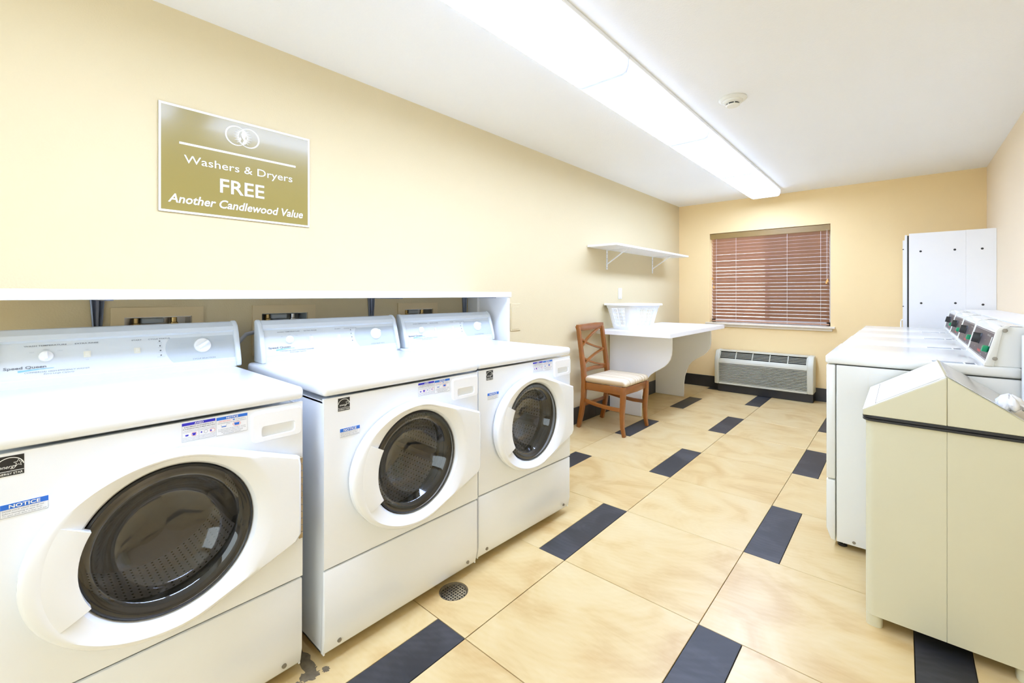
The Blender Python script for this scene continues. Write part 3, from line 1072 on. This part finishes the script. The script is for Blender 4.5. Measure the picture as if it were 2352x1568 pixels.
    PC.text(g, 'Extra Large Capacity', .180, .0040, width=.072, height=.0050, shear=.25)
    sw = [(.088 + .080 * k / 14, .0196 + .0045 * sin(k / 14 * pi * .55)) for k in range(15)]
    PC.stroke(g, sw, [.0048 * (1 - k / 15) + .0007 + (.0008 if k % 3 == 1 else 0) for k in range(15)], .0009, 2)
    obj('lettering', g, TX, con)
    def knob(nm, a, b, r, hgt, ang_):
        g = G()
        R2 = [(r, 0), (r, .004), (r * .92, .008), (r * .82, .0085)]
        ls = []
        for rr_, h in R2:
            ls.append([PC(a + rr_ * cos(2 * pi * i / 28), b + rr_ * sin(2 * pi * i / 28), h) for i in range(28)])
        g.loops(ls, True, False, True)
        u = Vector((cos(ang_), sin(ang_))); q = Vector((-u.y, u.x))
        L_ = []
        for h, k1, k2 in ((.0085, .80, .30), (hgt, .72, .20), (hgt + .002, .66, .14)):
            L_.append([PC(*(Vector((a, b)) + u * (sx * r * k1) + q * (sy * r * k2)), h) for sx, sy in ((-1, -1), (1, -1), (1, 1), (-1, 1))])
        g.loops(L_, True, False, True)
        obj(nm, g, WHITE2, con)
    knob('temperature_knob', .150, .0640, .0175, .016, radians(95))
    knob('cycle_knob', .583, .0635, .0290, .022, radians(35))
    for a in (.248, .381):
        g = G(); PC.quad(g, a - .009, a + .009, .051, .072, 0, .0012)
        PC.quad(g, a - .006, a + .006, .0555, .0695, .0012, .0048)
        obj('push_button', g, ALMOND, con)
    for k in range(4):
        g = G()
        L_ = [[PC(.4475 + .0006 * k + r * cos(2 * pi * i / 10), 0.0915 - .0182 * k + r * sin(2 * pi * i / 10), h) for i in range(10)] for r, h in ((.0026, .0004), (.0024, .0016))]
        g.loops(L_, True, False, True)
        obj('indicator', g, GREY, con)
    return t

def convex(pts):
    pts = sorted(set((round(a, 5), round(b, 5)) for a, b in pts))
    def half(ps):
        h = []
        for p in ps:
            while len(h) > 1 and (h[-1][0] - h[-2][0]) * (p[1] - h[-2][1]) - (h[-1][1] - h[-2][1]) * (p[0] - h[-2][0]) <= 0:
                h.pop()
            h.append(p)
        return h
    return half(pts)[:-1] + half(pts[::-1])[:-1]

def resample(hull, c, n):
    out = []
    m = len(hull)
    for i in range(n):
        a = 2 * pi * i / n
        dx, dy_ = cos(a), sin(a)
        best = 0
        for k in range(m):
            x1, y1 = hull[k][0] - c[0], hull[k][1] - c[1]
            x2, y2 = hull[(k + 1) % m][0] - c[0], hull[(k + 1) % m][1] - c[1]
            den = dx * (y2 - y1) - dy_ * (x2 - x1)
            if abs(den) < 1e-12:
                continue
            tt = (x1 * (y2 - y1) - y1 * (x2 - x1)) / den
            s_ = (x1 * dy_ - y1 * dx) / den
            if tt > 0 and -1e-6 <= s_ <= 1 + 1e-6:
                best = max(best, tt)
        out.append(best)
    return out

w1 = washer()
w1.location = (-1.453, -.063, 0)
w1['label'] = 'nearest white front-load washer, cut off by the photo\'s left edge'
dup(w1, 'middle white front-load washer, beside the floor drain', (-1.423, .688, 0), radians(-.5))
dup(w1, 'farthest white front-load washer, next to the wooden chair', (-1.430, 1.402, 0), radians(-2.0))
t = thing('drain_hose', 'grey hose sagging behind the gap between the nearest two washers', 'hose', (0, 0, 0))
g = G(); g.tube([(-2.27, .60, 1.01), (-2.26, .65, .985), (-2.26, .69, 1.0), (-2.27, .73, 1.04), (-2.29, .79, 1.05)], .009, 10)
obj('hose', g, HOSE, t)

# ------------------------------------------------------------------ dryers
DYW = .683
def dryer():
    t = thing('dryer', 'x', 'dryer', (0, 0, 0), 0, 'white dryers in the row by the right wall')
    B = DYW - .004
    g = G(); g.box(.040, .640, .002, B, .03, .882, .002, 1)
    obj('cabinet', g, DRYW, t)
    g = G(); g.box(0, .036, .0005, B + .002, .328, .882, .006, 2)
    fp = obj('front_panel', g, DRYW, t)
    g = G(); g.prism([(.036, .322), (0, .322), (0, .085), (.018, .034), (.036, .030)], 0.0005, B + .002, XZ, .004, 2)
    obj('kick_panel', g, DRYW, t)
    g = G(); g.box(-.0025, .004, .09, .60, .40, .80, .002, 2)
    dr = obj('door', g, DRYW, t)
    g = G(); g.box(-.0045, -.001, .10, .14, .52, .68, .0015, 2)
    obj('handle', g, WHITE2, dr)
    for x in (.06, .6):
        for y in (.05, B - .05):
            g = G(); g.lathe([(.02, 0), (.02, .012), (.009, .014), (.009, .032)], (x, y, 0), 'z', 12, True, True)
            obj('foot', g, BLACK, t)
    # embossed panel and foot tab on the near side
    PN = Plane((0, .002, 0), (1, 0, 0), (0, 0, 1))
    g = G(); PN.stroke(g, rrect(.160, .545, .22, .852, .012), .003, .0012, 0, True)
    PN.stroke(g, [(.068, .030), (.068, .055), (.076, .062), (.57, .062), (.578, .055), (.578, .030)], .003, .0012)
    obj('side_embossing', g, BISQUE, t)
    g = G(); g.lathe([(.008, 0), (.007, -.003), (.003, -.0035)], (.108, .0042, .046), 'y', 10, False, True)
    obj('screw', g, SCREW, t)
    g = G(); g.box(-.004, .640, .0005, B + .0025, .887, .930, .011, 3)
    obj('lid', g, DRYW, t)
    PT = Plane((0, 0, .930), (1, 0, 0), (0, 1, 0))
    g = G(); PT.quad(g, .372, .515, .012, .080, 0, .0005, 0)
    for k in range(9):
        PT.quad(g, .378, .475, .017 + .0065 * k, .0205 + .0065 * k, .0005, .0008, 1)
    PT.quad(g, .482, .510, .02, .072, .0005, .0009, 2)
    obj('instruction_label', g, [PAPER, LGREY, GREY], t)
    # control console
    prf = [(.535, .930), (.540, .944), (.571, 1.070), (.578, 1.086), (.594, 1.093), (.648, 1.093), (.648, .930)]
    g = G(); g.prism(prf, .014, B - .012, XZ, .002, 1)
    con = obj('console', g, DRYW, t)
    cap = [(.531, .930), (.534, .940), (.567, 1.076), (.576, 1.091), (.592, 1.096), (.606, 1.096), (.585, 1.075), (.560, .930)]
    for a, b in ((0.0005, .015), (B - .013, B + .001)):
        g = G(); g.prism(cap, a, b, XZ, .003, 2)
        e = obj('end_cap', g, BISQUE, con)
    for x, z in ((.5935, 1.078), (.5655, .962)):
        g = G(); g.lathe([(.0085, 0), (.0075, -.003), (.003, -.0035)], (x - .003, 0.0030, z), 'y', 12, False, True)
        obj('screw', g, SCREW, con)
    g = G(); g.box(.62, .646, .004, .0135, .932, 1.09)
    # slot between console tops
    g = G()
    g.tube([(.640, .02, 1.094), (.61, .02, 1.094), (.592, .028, 1.0935), (.586, .05, 1.091), (.590, .09, 1.0925)], .0012, 6)
    obj('top_seam', g, GREY, con)
    PD = Plane((.5395, B - .03, .9440), (0, -1, 0), (.031, 0, .126))
    pw, ph = B - .06, .128
    g = G(); PD.quad(g, 0, pw, .004, ph - .004, 0, .0012, 0)
    PD.stroke(g, [(.004, .008), (pw - .004, .008), (pw - .004, ph - .008), (.004, ph - .008)], .0012, .0016, 1, True)
    pan = obj('control_panel', g, [PANEL, INK], t)
    g = G()
    PD.text(g, 'DRY CYCLE', pw - .13, ph - .026, width=.085, height=.006, h=.0016)
    PD.text(g, 'HIGH', .30, ph - .03, height=.004, h=.0016); PD.text(g, 'LOW', .42, ph - .05, height=.004, h=.0016); PD.text(g, 'START', pw - .05, .028, height=.005, h=.0016)
    PD.text(g, 'huebsch', .35, .020, width=.10, height=.014, h=.0016, mi=1, bold=.02)
    PD.text(g, 'dryer', .43, .012, width=.05, height=.010, h=.0016, mi=2)
    PD.text(g, 'WARM', .18, .03, height=.004, h=.0016)
    obj('lettering', g, [INK, RED, LGREY], pan)
    g = G()
    ka, kb = .266, .076
    for (hw_, hh_, h0, h1) in ((.020, .026, .001, .006), (.014, .024, .006, .029)):
        vs = []
        for h, k in ((h0, 1.0), (h1, .92)):
            vs.append([PD(ka + sx * hw_ * k, kb + sy * hh_ * k, h) for sx, sy in ((-1, -.9), (-.8, -1), (.8, -1), (1, -.5), (1, .5), (.8, 1), (-.8, 1), (-1, .9))])
        g.loops(vs, True, True, True)
    kn = obj('timer_knob', g, BLACK, pan)
    g = G(); PD.quad(g, ka + .006, ka + .009, kb - .020, kb + .018, .029, .0302)
    obj('pointer', g, INK, kn)
    g = G(); PD.quad(g, pw - .040, pw - .028, .062, .104, .001, .003)
    obj('selector_slot', g, INK, pan)
    g = G()
    g.prism([(pw - .036, .038), (pw - .016, .038), (pw - .011, .066), (pw - .024, .060), (pw - .041, .066)], .0015, .022, lambda p, q, h: PD(p + h * .2, q, h), .004, 2)
    obj('start_lever', g, GREEN, pan)
    return t
d1 = dryer()
labs = ['nearest white dryer, right behind the beige waste bin', 'second white dryer from the waste bin', 'third white dryer from the waste bin', 'farthest white dryer, next to the tall white cabinet']
d1.location = (-.280, 2.652, 0)
d1['label'] = labs[0]
for k in range(1, 4):
    dup(d1, labs[k], (-.280 + .006 * k, 2.652 + DYW * k, 0))

# ledge behind the dryers
t = thing('utility_ledge', 'white boxed ledge along the right wall behind the dryers', 'ledge', (0, 0, 0))
g = G(); g.box(.392, XR - .002, 2.632, 5.555, 1.064, 1.094, .002, 1)
g.box(.362, XR - .002, 2.585, 2.633, 1.064, 1.094, .002, 1)
obj('top_board', g, LAMI, t)
g = G(); g.box(.362, XR - .002, 2.600, 2.615, 0, 1.064)
obj('end_panel', g, WALL, t)
g = G(); g.box(.352, .362, 2.590, 2.630, 0, 1.064, .001, 1)
obj('edge_trim', g, LAMI, t)
g = G(); g.box(.394, .408, 2.64, 5.55, .0, 1.064)
obj('front_board', g, LAMI, t)

# ------------------------------------------------------------------ tall cabinet
t = thing('tall_cabinet', 'tall white cabinet with black plugged holes in the far right corner', 'cabinet', (0, 0, 0))
cx0, cy0, cy1, cz = .047, 5.572, 6.150, 1.793
g = G()
g.box(cx0, XR - .1843, cy0, cy0 + .018, 0, cz - .001); g.box(XR - .1837, XR - .001, cy0, cy0 + .018, 0, cz)
g.box(cx0 + .01, XR - .003, cy1 - .018, cy1, 0, cz); g.box(XR - .021, XR - .003, cy0 + .018, cy1 - .018, 0, cz)
g.box(cx0 + .005, XR - .021, cy0 + .018, cy1 - .018, cz - .03, cz - .012); g.box(cx0 + .005, XR - .021, cy0 + .018, cy1 - .018, .06, .08)
g.box(cx0 + .02, cx0 + .03, cy0 + .018, cy1 - .018, 0, .06)
obj('carcass', g, LAMI, t)
g = G(); g.box(.018, .034, cy0 + .004, cy1 - .004, .07, 1.782, .001, 1)
dd = obj('door', g, LAMI, t)
g = G(); g.box(.0345, .0465, cy0 + .006, cy1 - .006, .07, 1.775)
obj('door_gap_filler', g, BLK, dd)  # black strip painted as the shade in the gap behind the door
g = G(); g.box(.003, .0175, cy0 + .004, cy0 + .05, .07, 1.733, .001, 1)
o = obj('edge_strip', g, LAMI, dd)
for z in (1.645, 1.11):
    g = G(); g.box(.001, .012, cy0 + .0025, cy0 + .0045, z, z + .007)
    obj('hinge_screw', g, DARK, dd)
g = G()
yy = cy0 + .085
g.tube([(.018, yy, .985), (.002, yy, .985), (-.008, yy, .978), (-.010, yy, .965), (-.010, yy, .86), (-.008, yy, .848), (.002, yy, .84), (.018, yy, .84)], .006, 10)
obj('handle', g, WHITE2, dd)
for x, z in ((.127, 1.623), (.351, 1.624), (.520, 1.622), (.131, 1.145), (.355, 1.148), (.524, 1.137), (.131, .67), (.355, .67), (.524, .67)):
    g = G(); g.lathe([(.0095, .001), (.0085, -.0015), (.0001, -.002)], (x, cy0, z), 'y', 16, True)
    obj('hole_plug', g, BLK, t)

# ------------------------------------------------------------------ wall heater / air conditioner
t = thing('air_conditioner', 'almond wall air conditioner on a black base below the window', 'air conditioner', (0, 0, 0))
px0, px1, pf, pb = -1.80, -.748, 5.965, YB - .012
g = G()
pr = [(pb, .105), (pf, .105), (pf, .375), (pf + .012, .420), (pf + .055, .500), (pf + .075, .512), (pb, .516)]
endp = [(pb, .100), (pf - .006, .100), (pf - .008, .380), (pf + .004, .430), (pf + .05, .506), (pf + .075, .520), (pb, .522)]
mpX = lambda p, q, a: (a, p, q)
core = [(pb, .11), (pf + .03, .11), (pf + .03, .385), (pf + .045, .42), (pf + .085, .475), (pf + .10, .508), (pb, .514)]
g.prism(core, px0 + .05, px1 - .06, mpX)
obj('inner_chassis', g, DARK, t)
g = G()
g.prism(endp, px0, px0 + .052, mpX, .012, 3)
g.prism(endp, px1 - .062, px1, mpX, .012, 3)
g.box(px0 + .05, px1 - .06, pf, pf + .03, .100, .125, .003, 1)
g.box(px0 + .05, px1 - .06, pf + .068, pb, .503, .518, .004, 1)
obj('housing', g, PTACM, t)
# control flap strip between louvers and vents
g = G(); g.prism([(pf - .002, .362), (pf - .002, .385), (pf + .014, .424), (pf + .03, .424), (pf + .03, .362)], px0 + .05, px1 - .06, mpX, .002, 1)
obj('control_flap', g, PTACM, t)
g = G(); g.prism([(0, 0), (-.014, .004), (-.014, .009), (0, .0105), (.02, .0105), (.02, .004)], px0 + .05, px1 - .06, mpX)
sm = mesh('louver', g, PTACM, 30)
for k in range(14):
    obj('louver', None, None, t, (0, pf + .012, .128 + .0167 * k), me=sm)
# top vent grille
va, vb = Vector((pf + .014, .424)), Vector((pf + .068, .503))
for k in range(1, 5):
    p = va.lerp(vb, k / 5)
    g = G(); g.box(px0 + .052, px1 - .062, p.x - .002, p.x + .010, p.y - .0022, p.y + .0022)
    obj('vent_bar', g, PTACM, t)
for k in range(0, 6):
    x = px0 + .056 + (px1 - .066 - px0 - .056) * k / 5
    g = G(); g.prism([(va.x - .003, va.y), (vb.x - .003, vb.y), (vb.x + .012, vb.y), (va.x + .012, va.y)], x - .004, x + .004, mpX)
    obj('vent_divider', g, PTACM, t)
g = G(); g.box(px0 + .03, px1 - .008, pf + .035, pb, 0.001, .104, .003, 1)
obj('base', g, BASE, t)

# ------------------------------------------------------------------ folding table
t = thing('folding_table', 'white laminate wall table on two curved panel supports', 'table', (0, 0, 0))
TX1, TY0, TY1, TZ = -1.570, 3.945, 5.575, .870
g = G(); g.box(XL + .001, TX1, TY0, TY1, TZ - .042, TZ, .0015, 1)
obj('tabletop', g, LAMI, t)
def support(y, name):
    x0 = XL + .013
    out = [(x0, .002), (-1.968, .002), (-1.966, .16), (-1.955, .25)]
    for k in range(1, 9):
        a = k / 8 * radians(72)
        out.append((-1.855 - .100 * cos(a) - 0, .25 + .135 * sin(a) * 1.35))
    for k in range(1, 9):
        a = radians(-72) + k / 8 * radians(72)
        out.append((-1.800 + .145 * cos(a), .655 + .135 * sin(a) * 1.35 + .0))
    out = [(x0, .002), (-1.968, .002), (-1.966, .16), (-1.955, .25), (-1.932, .325), (-1.905, .387), (-1.868, .432), (-1.822, .468), (-1.775, .496), (-1.732, .524), (-1.697, .560), (-1.670, .602), (-1.658, .650), (-1.655, .70)]
    out += [(-1.655, TZ - .043), (x0, TZ - .043)]
    g = G(); g.prism(out, y, y + .019, XZ, .0012, 1)
    return obj('support_panel', g, LAMI, t)
support(4.200, 'a'); support(5.355, 'b')
g = G(); g.box(XL + .001, XL + .02, 4.225, 5.35, TZ - .14, TZ - .043)
obj('wall_cleat', g, LAMI, t)

# ------------------------------------------------------------------ wall shelf with brackets
t = thing('wall_shelf', 'small white wall shelf on two metal brackets above the table', 'shelf', (0, 0, 0))
SX = -2.005
g = G(); g.box(XL + .001, SX, 3.775, 5.625, 1.690, 1.710, .001, 1)
obj('board', g, LAMI, t)
for y in (4.16, 5.29):
    g = G()
    g.box(XL, XL + .005, y - .014, y + .014, 1.487, 1.690, .001, 1)
    g.box(XL, SX - .06, y - .010, y + .010, 1.684, 1.690)
    g.tube([(XL + .008, y, 1.545), (SX - .10, y, 1.684)], 0, rect=(.016, .008))
    b = obj('bracket', g, VINYL, t)
    for z in (1.505, 1.60, 1.65):
        g = G(); g.lathe([(.004, 0), (.003, .0012)], (XL + .005, y, z), 'x', 8, False, True)
        obj('screw', g, DARK, b)

# ------------------------------------------------------------------ laundry basket
t = thing('laundry_basket', 'white plastic laundry basket with slotted sides on the table', 'basket', (-2.095, 4.285, TZ), radians(-13))
def rr(hx, hy, r, z, n=5):
    return [(p, q, z) for p, q in rrect(-hx, hx, -hy, hy, r, n)]
BH = .262
bx, by_, tx, ty = .125, .180, .172, .240
def wall_pt(u, side, h):
    """u in -1..1 along side, h in 0..1 height"""
    f = h
    hx, hy = bx + (tx - bx) * f, by_ + (ty - by_) * f
    if side == 0: return (hx, u * (hy - .045), h * BH)
    if side == 1: return (-hx, u * (hy - .045), h * BH)
    if side == 2: return (u * (hx - .045), hy, h * BH)
    return (u * (hx - .045), -hy, h * BH)
g = G()
g.loops([rr(bx - .006, by_ - .006, .04, .004), rr(bx, by_, .045, .0), rr(bx + .008, by_ + .01, .045, .036), rr(bx + .006, by_ + .008, .043, .036), rr(bx - .004, by_ - .004, .04, .006)], True, False, False)
g.loops([rr(bx - .002, by_ - .002, .042, .002), rr(bx * .5, by_ * .5, .03, .002)], True, False, True)
obj('base', g, BASKET, t)
g = G()
g.loops([rr(tx - .006, ty - .007, .05, BH - .045), rr(tx, ty, .05, BH - .006), rr(tx + .022, ty + .022, .065, BH), rr(tx + .026, ty + .026, .068, BH - .004), rr(tx + .026, ty + .026, .068, BH - .018), rr(tx + .022, ty + .022, .066, BH - .018), rr(tx + .020, ty + .020, .064, BH - .006), rr(tx + .003, ty + .003, .052, BH - .010), rr(tx - .004, ty - .004, .05, BH - .045)], True)
obj('rim', g, BASKET, t, ang=25)
for sx in (-1, 1):
    for sy in (-1, 1):
        g = G()
        ls = []
        for h in (.12, .9):
            hx, hy = bx + (tx - bx) * h, by_ + (ty - by_) * h
            l = [(sx * hx, sy * (hy - .085), h * BH), (sx * hx, sy * (hy - .045), h * BH)]
            for k in range(1, 5):
                a = k / 5 * pi / 2
                l.append((sx * (hx - .045 + .045 * cos(a)), sy * (hy - .045 + .045 * sin(a)), h * BH))
            l += [(sx * (hx - .045), sy * hy, h * BH), (sx * (hx - .075), sy * hy, h * BH)]
            l2 = [(p[0] * .982, p[1] * .985, p[2]) for p in l]
            ls.append(l + l2[::-1])
        g.loops(ls, True)
        obj('corner_panel', g, BASKET, t)
for side in range(4):
    g = G()
    nn = 17 if side < 2 else 11
    for k in range(nn):
        u = -1 + 2 * (k + .5) / nn
        wide = .014 if k % 6 == 5 else .0042
        p, q = wall_pt(u, side, .12), wall_pt(u, side, .90)
        g.tube([p, q], 0, rect=(wide, .003) if side >= 2 else (wide, .003), up=(1, 0, 0) if side < 2 else (0, 1, 0))
    for h in (.13, .26, .39, .52, .65, .78, .89):
        p, q = wall_pt(-1.05, side, h), wall_pt(1.05, side, h)
        g.tube([p, q], 0, rect=(.0025, .0075 if h < .15 else .0045))
    obj('slotted_side', g, BASKET, t)

# ------------------------------------------------------------------ chair
t = thing('dining_chair', 'cherry wood chair with crossed back slats and striped cushion', 'chair', (-2.02, 3.715, 0))
def ch(x, y, z): return (x + 2.02, y - 3.715, z)
def bar(path, rect, up=(0, 1, 0)):
    g = G(); g.tube([ch(*p) for p in path], 0, rect=rect, up=up)
    vs, fs = bevelled(g.v, g.f, .004, 2, 40)
    r = G(); r.add(vs, fs); return r
ya, yb = 3.500, 3.925
for y in (ya, yb):
    g = bar([(-2.252, y, 0.0), (-2.222, y, .13), (-2.198, y, .28), (-2.190, y, .42), (-2.200, y, .54), (-2.222, y, .70), (-2.242, y, .83), (-2.252, y, .90), (-2.268, y, .935)],
            [(.034, .036), (.036, .042), (.038, .046), (.038, .05), (.036, .044), (.034, .038), (.034, .036), (.034, .034), (.032, .026)])
    obj('rear_leg', g, WOOD, t)
for y in (ya - .006, yb + .022):
    g = bar([(-1.790, y, .0), (-1.806, y, .08), (-1.808, y, .20), (-1.800, y, .32), (-1.800, y, .425)], [(.028, .030), (.030, .032), (.036, .036), (.040, .042), (.042, .044)])
    obj('front_leg', g, WOOD, t)
g = G(); 
for a, b in (((-2.18, ya - .002), (-1.81, ya - .008)), ((-2.18, yb + .002), (-1.81, yb + .024))):
    g = bar([(a[0], a[1], .392), (b[0], b[1], .392)], (.022, .066), (0, 0, 1))
    obj('side_apron', g, WOOD, t)
g = bar([(-1.800, ya + .01, .392), (-1.786, (ya + yb) / 2, .392), (-1.800, yb + .005, .392)], (.024, .066), (0, 0, 1)); obj('front_apron', g, WOOD, t)
g = bar([(-2.190, ya, .392), (-2.190, yb, .392)], (.022, .066), (0, 0, 1)); obj('rear_apron', g, WOOD, t)
for y, y2 in ((ya, ya - .006), (yb, yb + .022)):
    g = bar([(-2.205, y, .262), (-2.05, (y + y2) / 2, .236), (-1.92, (y + y2) / 2, .226), (-1.81, y2, .226)], (.018, .034), (0, 0, 1))
    obj('side_stretcher', g, WOOD, t)
g = bar([(-2.212, ya, .21), (-2.212, yb, .21)], (.018, .030), (0, 0, 1)); obj('rear_stretcher', g, WOOD, t)
g = bar([(-2.256, ya - .016, .925), (-2.272, ya + .10, .915), (-2.276, (ya + yb) / 2, .915), (-2.272, yb - .10, .920), (-2.256, yb + .016, .928)], [(.030, .040), (.026, .062), (.026, .066), (.026, .062), (.030, .040)], (0, 0, 1))
obj('top_rail', g, WOOD, t)
def bx_(z): return -2.192 - .145 * (z - .42)
def lat(pts, nm='lattice_bar'):
    n = 9
    P = []
    for i in range(n):
        u = i / (n - 1)
        # quadratic through three points
        y = pts[0][0] * (1 - u) ** 2 + 2 * pts[1][0] * u * (1 - u) + pts[2][0] * u * u
        z = pts[0][1] * (1 - u) ** 2 + 2 * pts[1][1] * u * (1 - u) + pts[2][1] * u * u
        P.append((bx_(z), y, z))
    obj(nm, bar(P, (.018, .026), (1, 0, 0)), WOOD, t)
lat([(yb, .905), (3.68, .85), (ya, .722)])
lat([(ya, .835), (3.62, .745), (yb, .690)])
lat([(yb, .690), (3.68, .655), (ya, .565)])
lat([(ya, .660), (3.62, .575), (yb, .535)])
g = bar([(bx_(.52), ya, .528), (bx_(.52) - .01, (ya + yb) / 2, .528), (bx_(.52), yb, .522)], (.018, .036), (0, 0, 1)); obj('lower_rail', g, WOOD, t)
# cushion
g = G()
def cush(z, k, bulge=0):
    return [ch(x, y, z) for x, y in [(-1.985 + (p) * k, 3.7215 + q * k) for p, q in rrect(-.200, .208, -.232, .240, .03, 5)]]
g.loops([cush(.427, .95), cush(.436, 1.0), cush(.452, 1.015), cush(.470, .985), cush(.482, .90), cush(.489, .70), cush(.492, .35)], True, True, True)
obj('seat_cushion', g, CUSH, t, ang=60)

# ------------------------------------------------------------------ waste bin
t = thing('waste_bin', 'beige metal waste bin with a peaked hood and black band', 'bin', (0, 0, 0))
b0, b1, c0, c1 = -.103, .323, 2.108, 2.625
xm = .114
def half(xa, xb, corner_left):
    r = .028
    pts = []
    if corner_left:
        for cxx, cyy, s in ((xa + r, c1 - r, 1), (xa + r, c0 + r, 2)):
            for i in range(6):
                a = (s + i / 5) * pi / 2
                pts.append((cxx + r * cos(a), cyy + r * sin(a)))
        pts += [(xb, c0), (xb, c1)]
    else:
        for cxx, cyy, s in ((xb - r, c0 + r, 3), (xb - r, c1 - r, 0)):
            for i in range(6):
                a = (s + i / 5) * pi / 2
                pts.append((cxx + r * cos(a), cyy + r * sin(a)))
        pts += [(xa, c1), (xa, c0)]
    return pts
for xa, xb, l in ((b0, xm - .0004, True), (xm + .0004, b1, False)):
    g = G(); g.prism(half(xa, xb, l), .042, .757, XY)
    obj('body_shell', g, BINM, t, ang=20)
for xa in (b0 + .001, b1 - .049):
    for yy in (c0 + .003, c1 - .06):
        g = G(); g.prism(rrect(xa, xa + .048, yy, yy + .057, .018, 4), 0, .0415, XY)
        obj('foot', g, BINM, t)
g = G()
def band(o, z): return [(p, q, z) for p, q in rrect(b0 - .006 - o, b1 + .006 + o, c0 - .006 - o, c1 + .006 + o, .03, 5)]
g.loops([band(-.01, .757), band(0, .757), band(.003, .760), band(.003, .765), band(0, .767), band(.003, .769), band(.003, .775), band(0, .778), band(-.01, .778)], True, True, True)
obj('rubber_band', g, RUBBER, t)
h0, h1, hy0, hy1, hz, hr = b0 - .007, b1 + .007, c0 - .007, c1 + .006, .796, .941
for sgn in (0, 1):
    xe = h0 if sgn == 0 else h1
    xs = xm + (-.0004 if sgn == 0 else .0004)
    g = G(); g.prism([(xe, .778), (xe, hz), (xs, hr - .0005), (xs, .778)], hy0, hy1, XZ, .0015, 1)
    obj('hood_shell', g, BINM, t)
sl = Vector((xm - h0, 0, hr - hz)).normalized()
PL = Plane((h0, hy1, hz), (0, -1, 0), sl)
SLn = sqrt((xm - h0) ** 2 + (hr - hz) ** 2)
wy = hy1 - hy0
g = G(); PL.quad(g, .001, wy - .001, .0, SLn - .001, .0, .0015)
obj('hood_cover', g, BINT, t)
g = G(); PL.quad(g, .03, wy - .022, .045, SLn - .002, .0015, .0035)
pf_ = obj('push_flap', g, BINT, t)
g = G(); PL.stroke(g, [(.028, .043), (wy - .020, .043), (wy - .020, SLn - .02)], .0022, .0018)
obj('flap_gap_shade', g, GRIME_SHADE, pf_)  # dark line drawn as the shade in the gap round the flap
sr = Vector((xm - h1, 0, hr - hz)).normalized()
PR = Plane((h1, hy0, hz), (0, 1, 0), sr)
g = G(); PR.quad(g, .001, wy - .001, 0, SLn - .001, 0, .0015)
obj('hood_cover', g, BINM, t)
g = G(); PR.quad(g, .012, wy - .012, .004, SLn - .012, .0015, .0035)
PR.quad(g, .001, .05, .08, SLn - .002, .0036, .0044)
obj('clear_tape', g, TAPE, t)
# tied bag knot
t = thing('trash_bag', 'knotted white plastic bag poking out of the waste bin hood', 'bag', (.262, 2.150, .848))
g = G()
ls = []
n = 48
for k, (r, h) in enumerate(((.020, .0), (.034, .010), (.036, .024), (.026, .040), (.012, .048), (.006, .05))):
    l = []
    for i in range(n):
        a = 2 * pi * i / n
        q = r * (1 + .20 * sin(5 * a + k) + .12 * sin(9 * a + 2 * k))
        l.append((q * cos(a) * .8, q * sin(a) * 1.1, h + .003 * sin(7 * a + k)))
    ls.append(l)
g.loops(ls, True, True, True)
obj('knot', g, BAG, t, ang=80)
for k, (dx_, dy_) in enumerate(((.055, -.030), (.060, -.008))):
    g = G(); g.tube([(0.015, dy_ * .3, .03), (dx_ * .6, dy_ * .8, .018), (dx_ * 1.0, dy_ * 1.0, -.012), (dx_ * 1.35, dy_ * 1.2, -.045)], 0, rect=[(.016, .004), (.018, .003), (.014, .003), (.010, .002)])
    obj('tail', g, BAG, t)

# grime on the floor in the gap between the two nearest washers
g = G()
rs = random.Random(3)
for cxs, cys, ra, rb in ((-1.50, .66, .09, .022), (-1.432, .645, .030, .035), (-1.415, .69, .016, .014), (-1.425, .60, .012, .020)):
    l = [(cxs + ra * cos(k * pi / 15) * rs.uniform(.6, 1.1), cys + rb * sin(k * pi / 15) * rs.uniform(.55, 1.1), .0004) for k in range(30)]
    g.add(l + [(cxs, cys, .0005)], [(k, (k + 1) % 30, 30) for k in range(30)])
o = obj('grime_stain', g, GRIME_SHADE, floor)
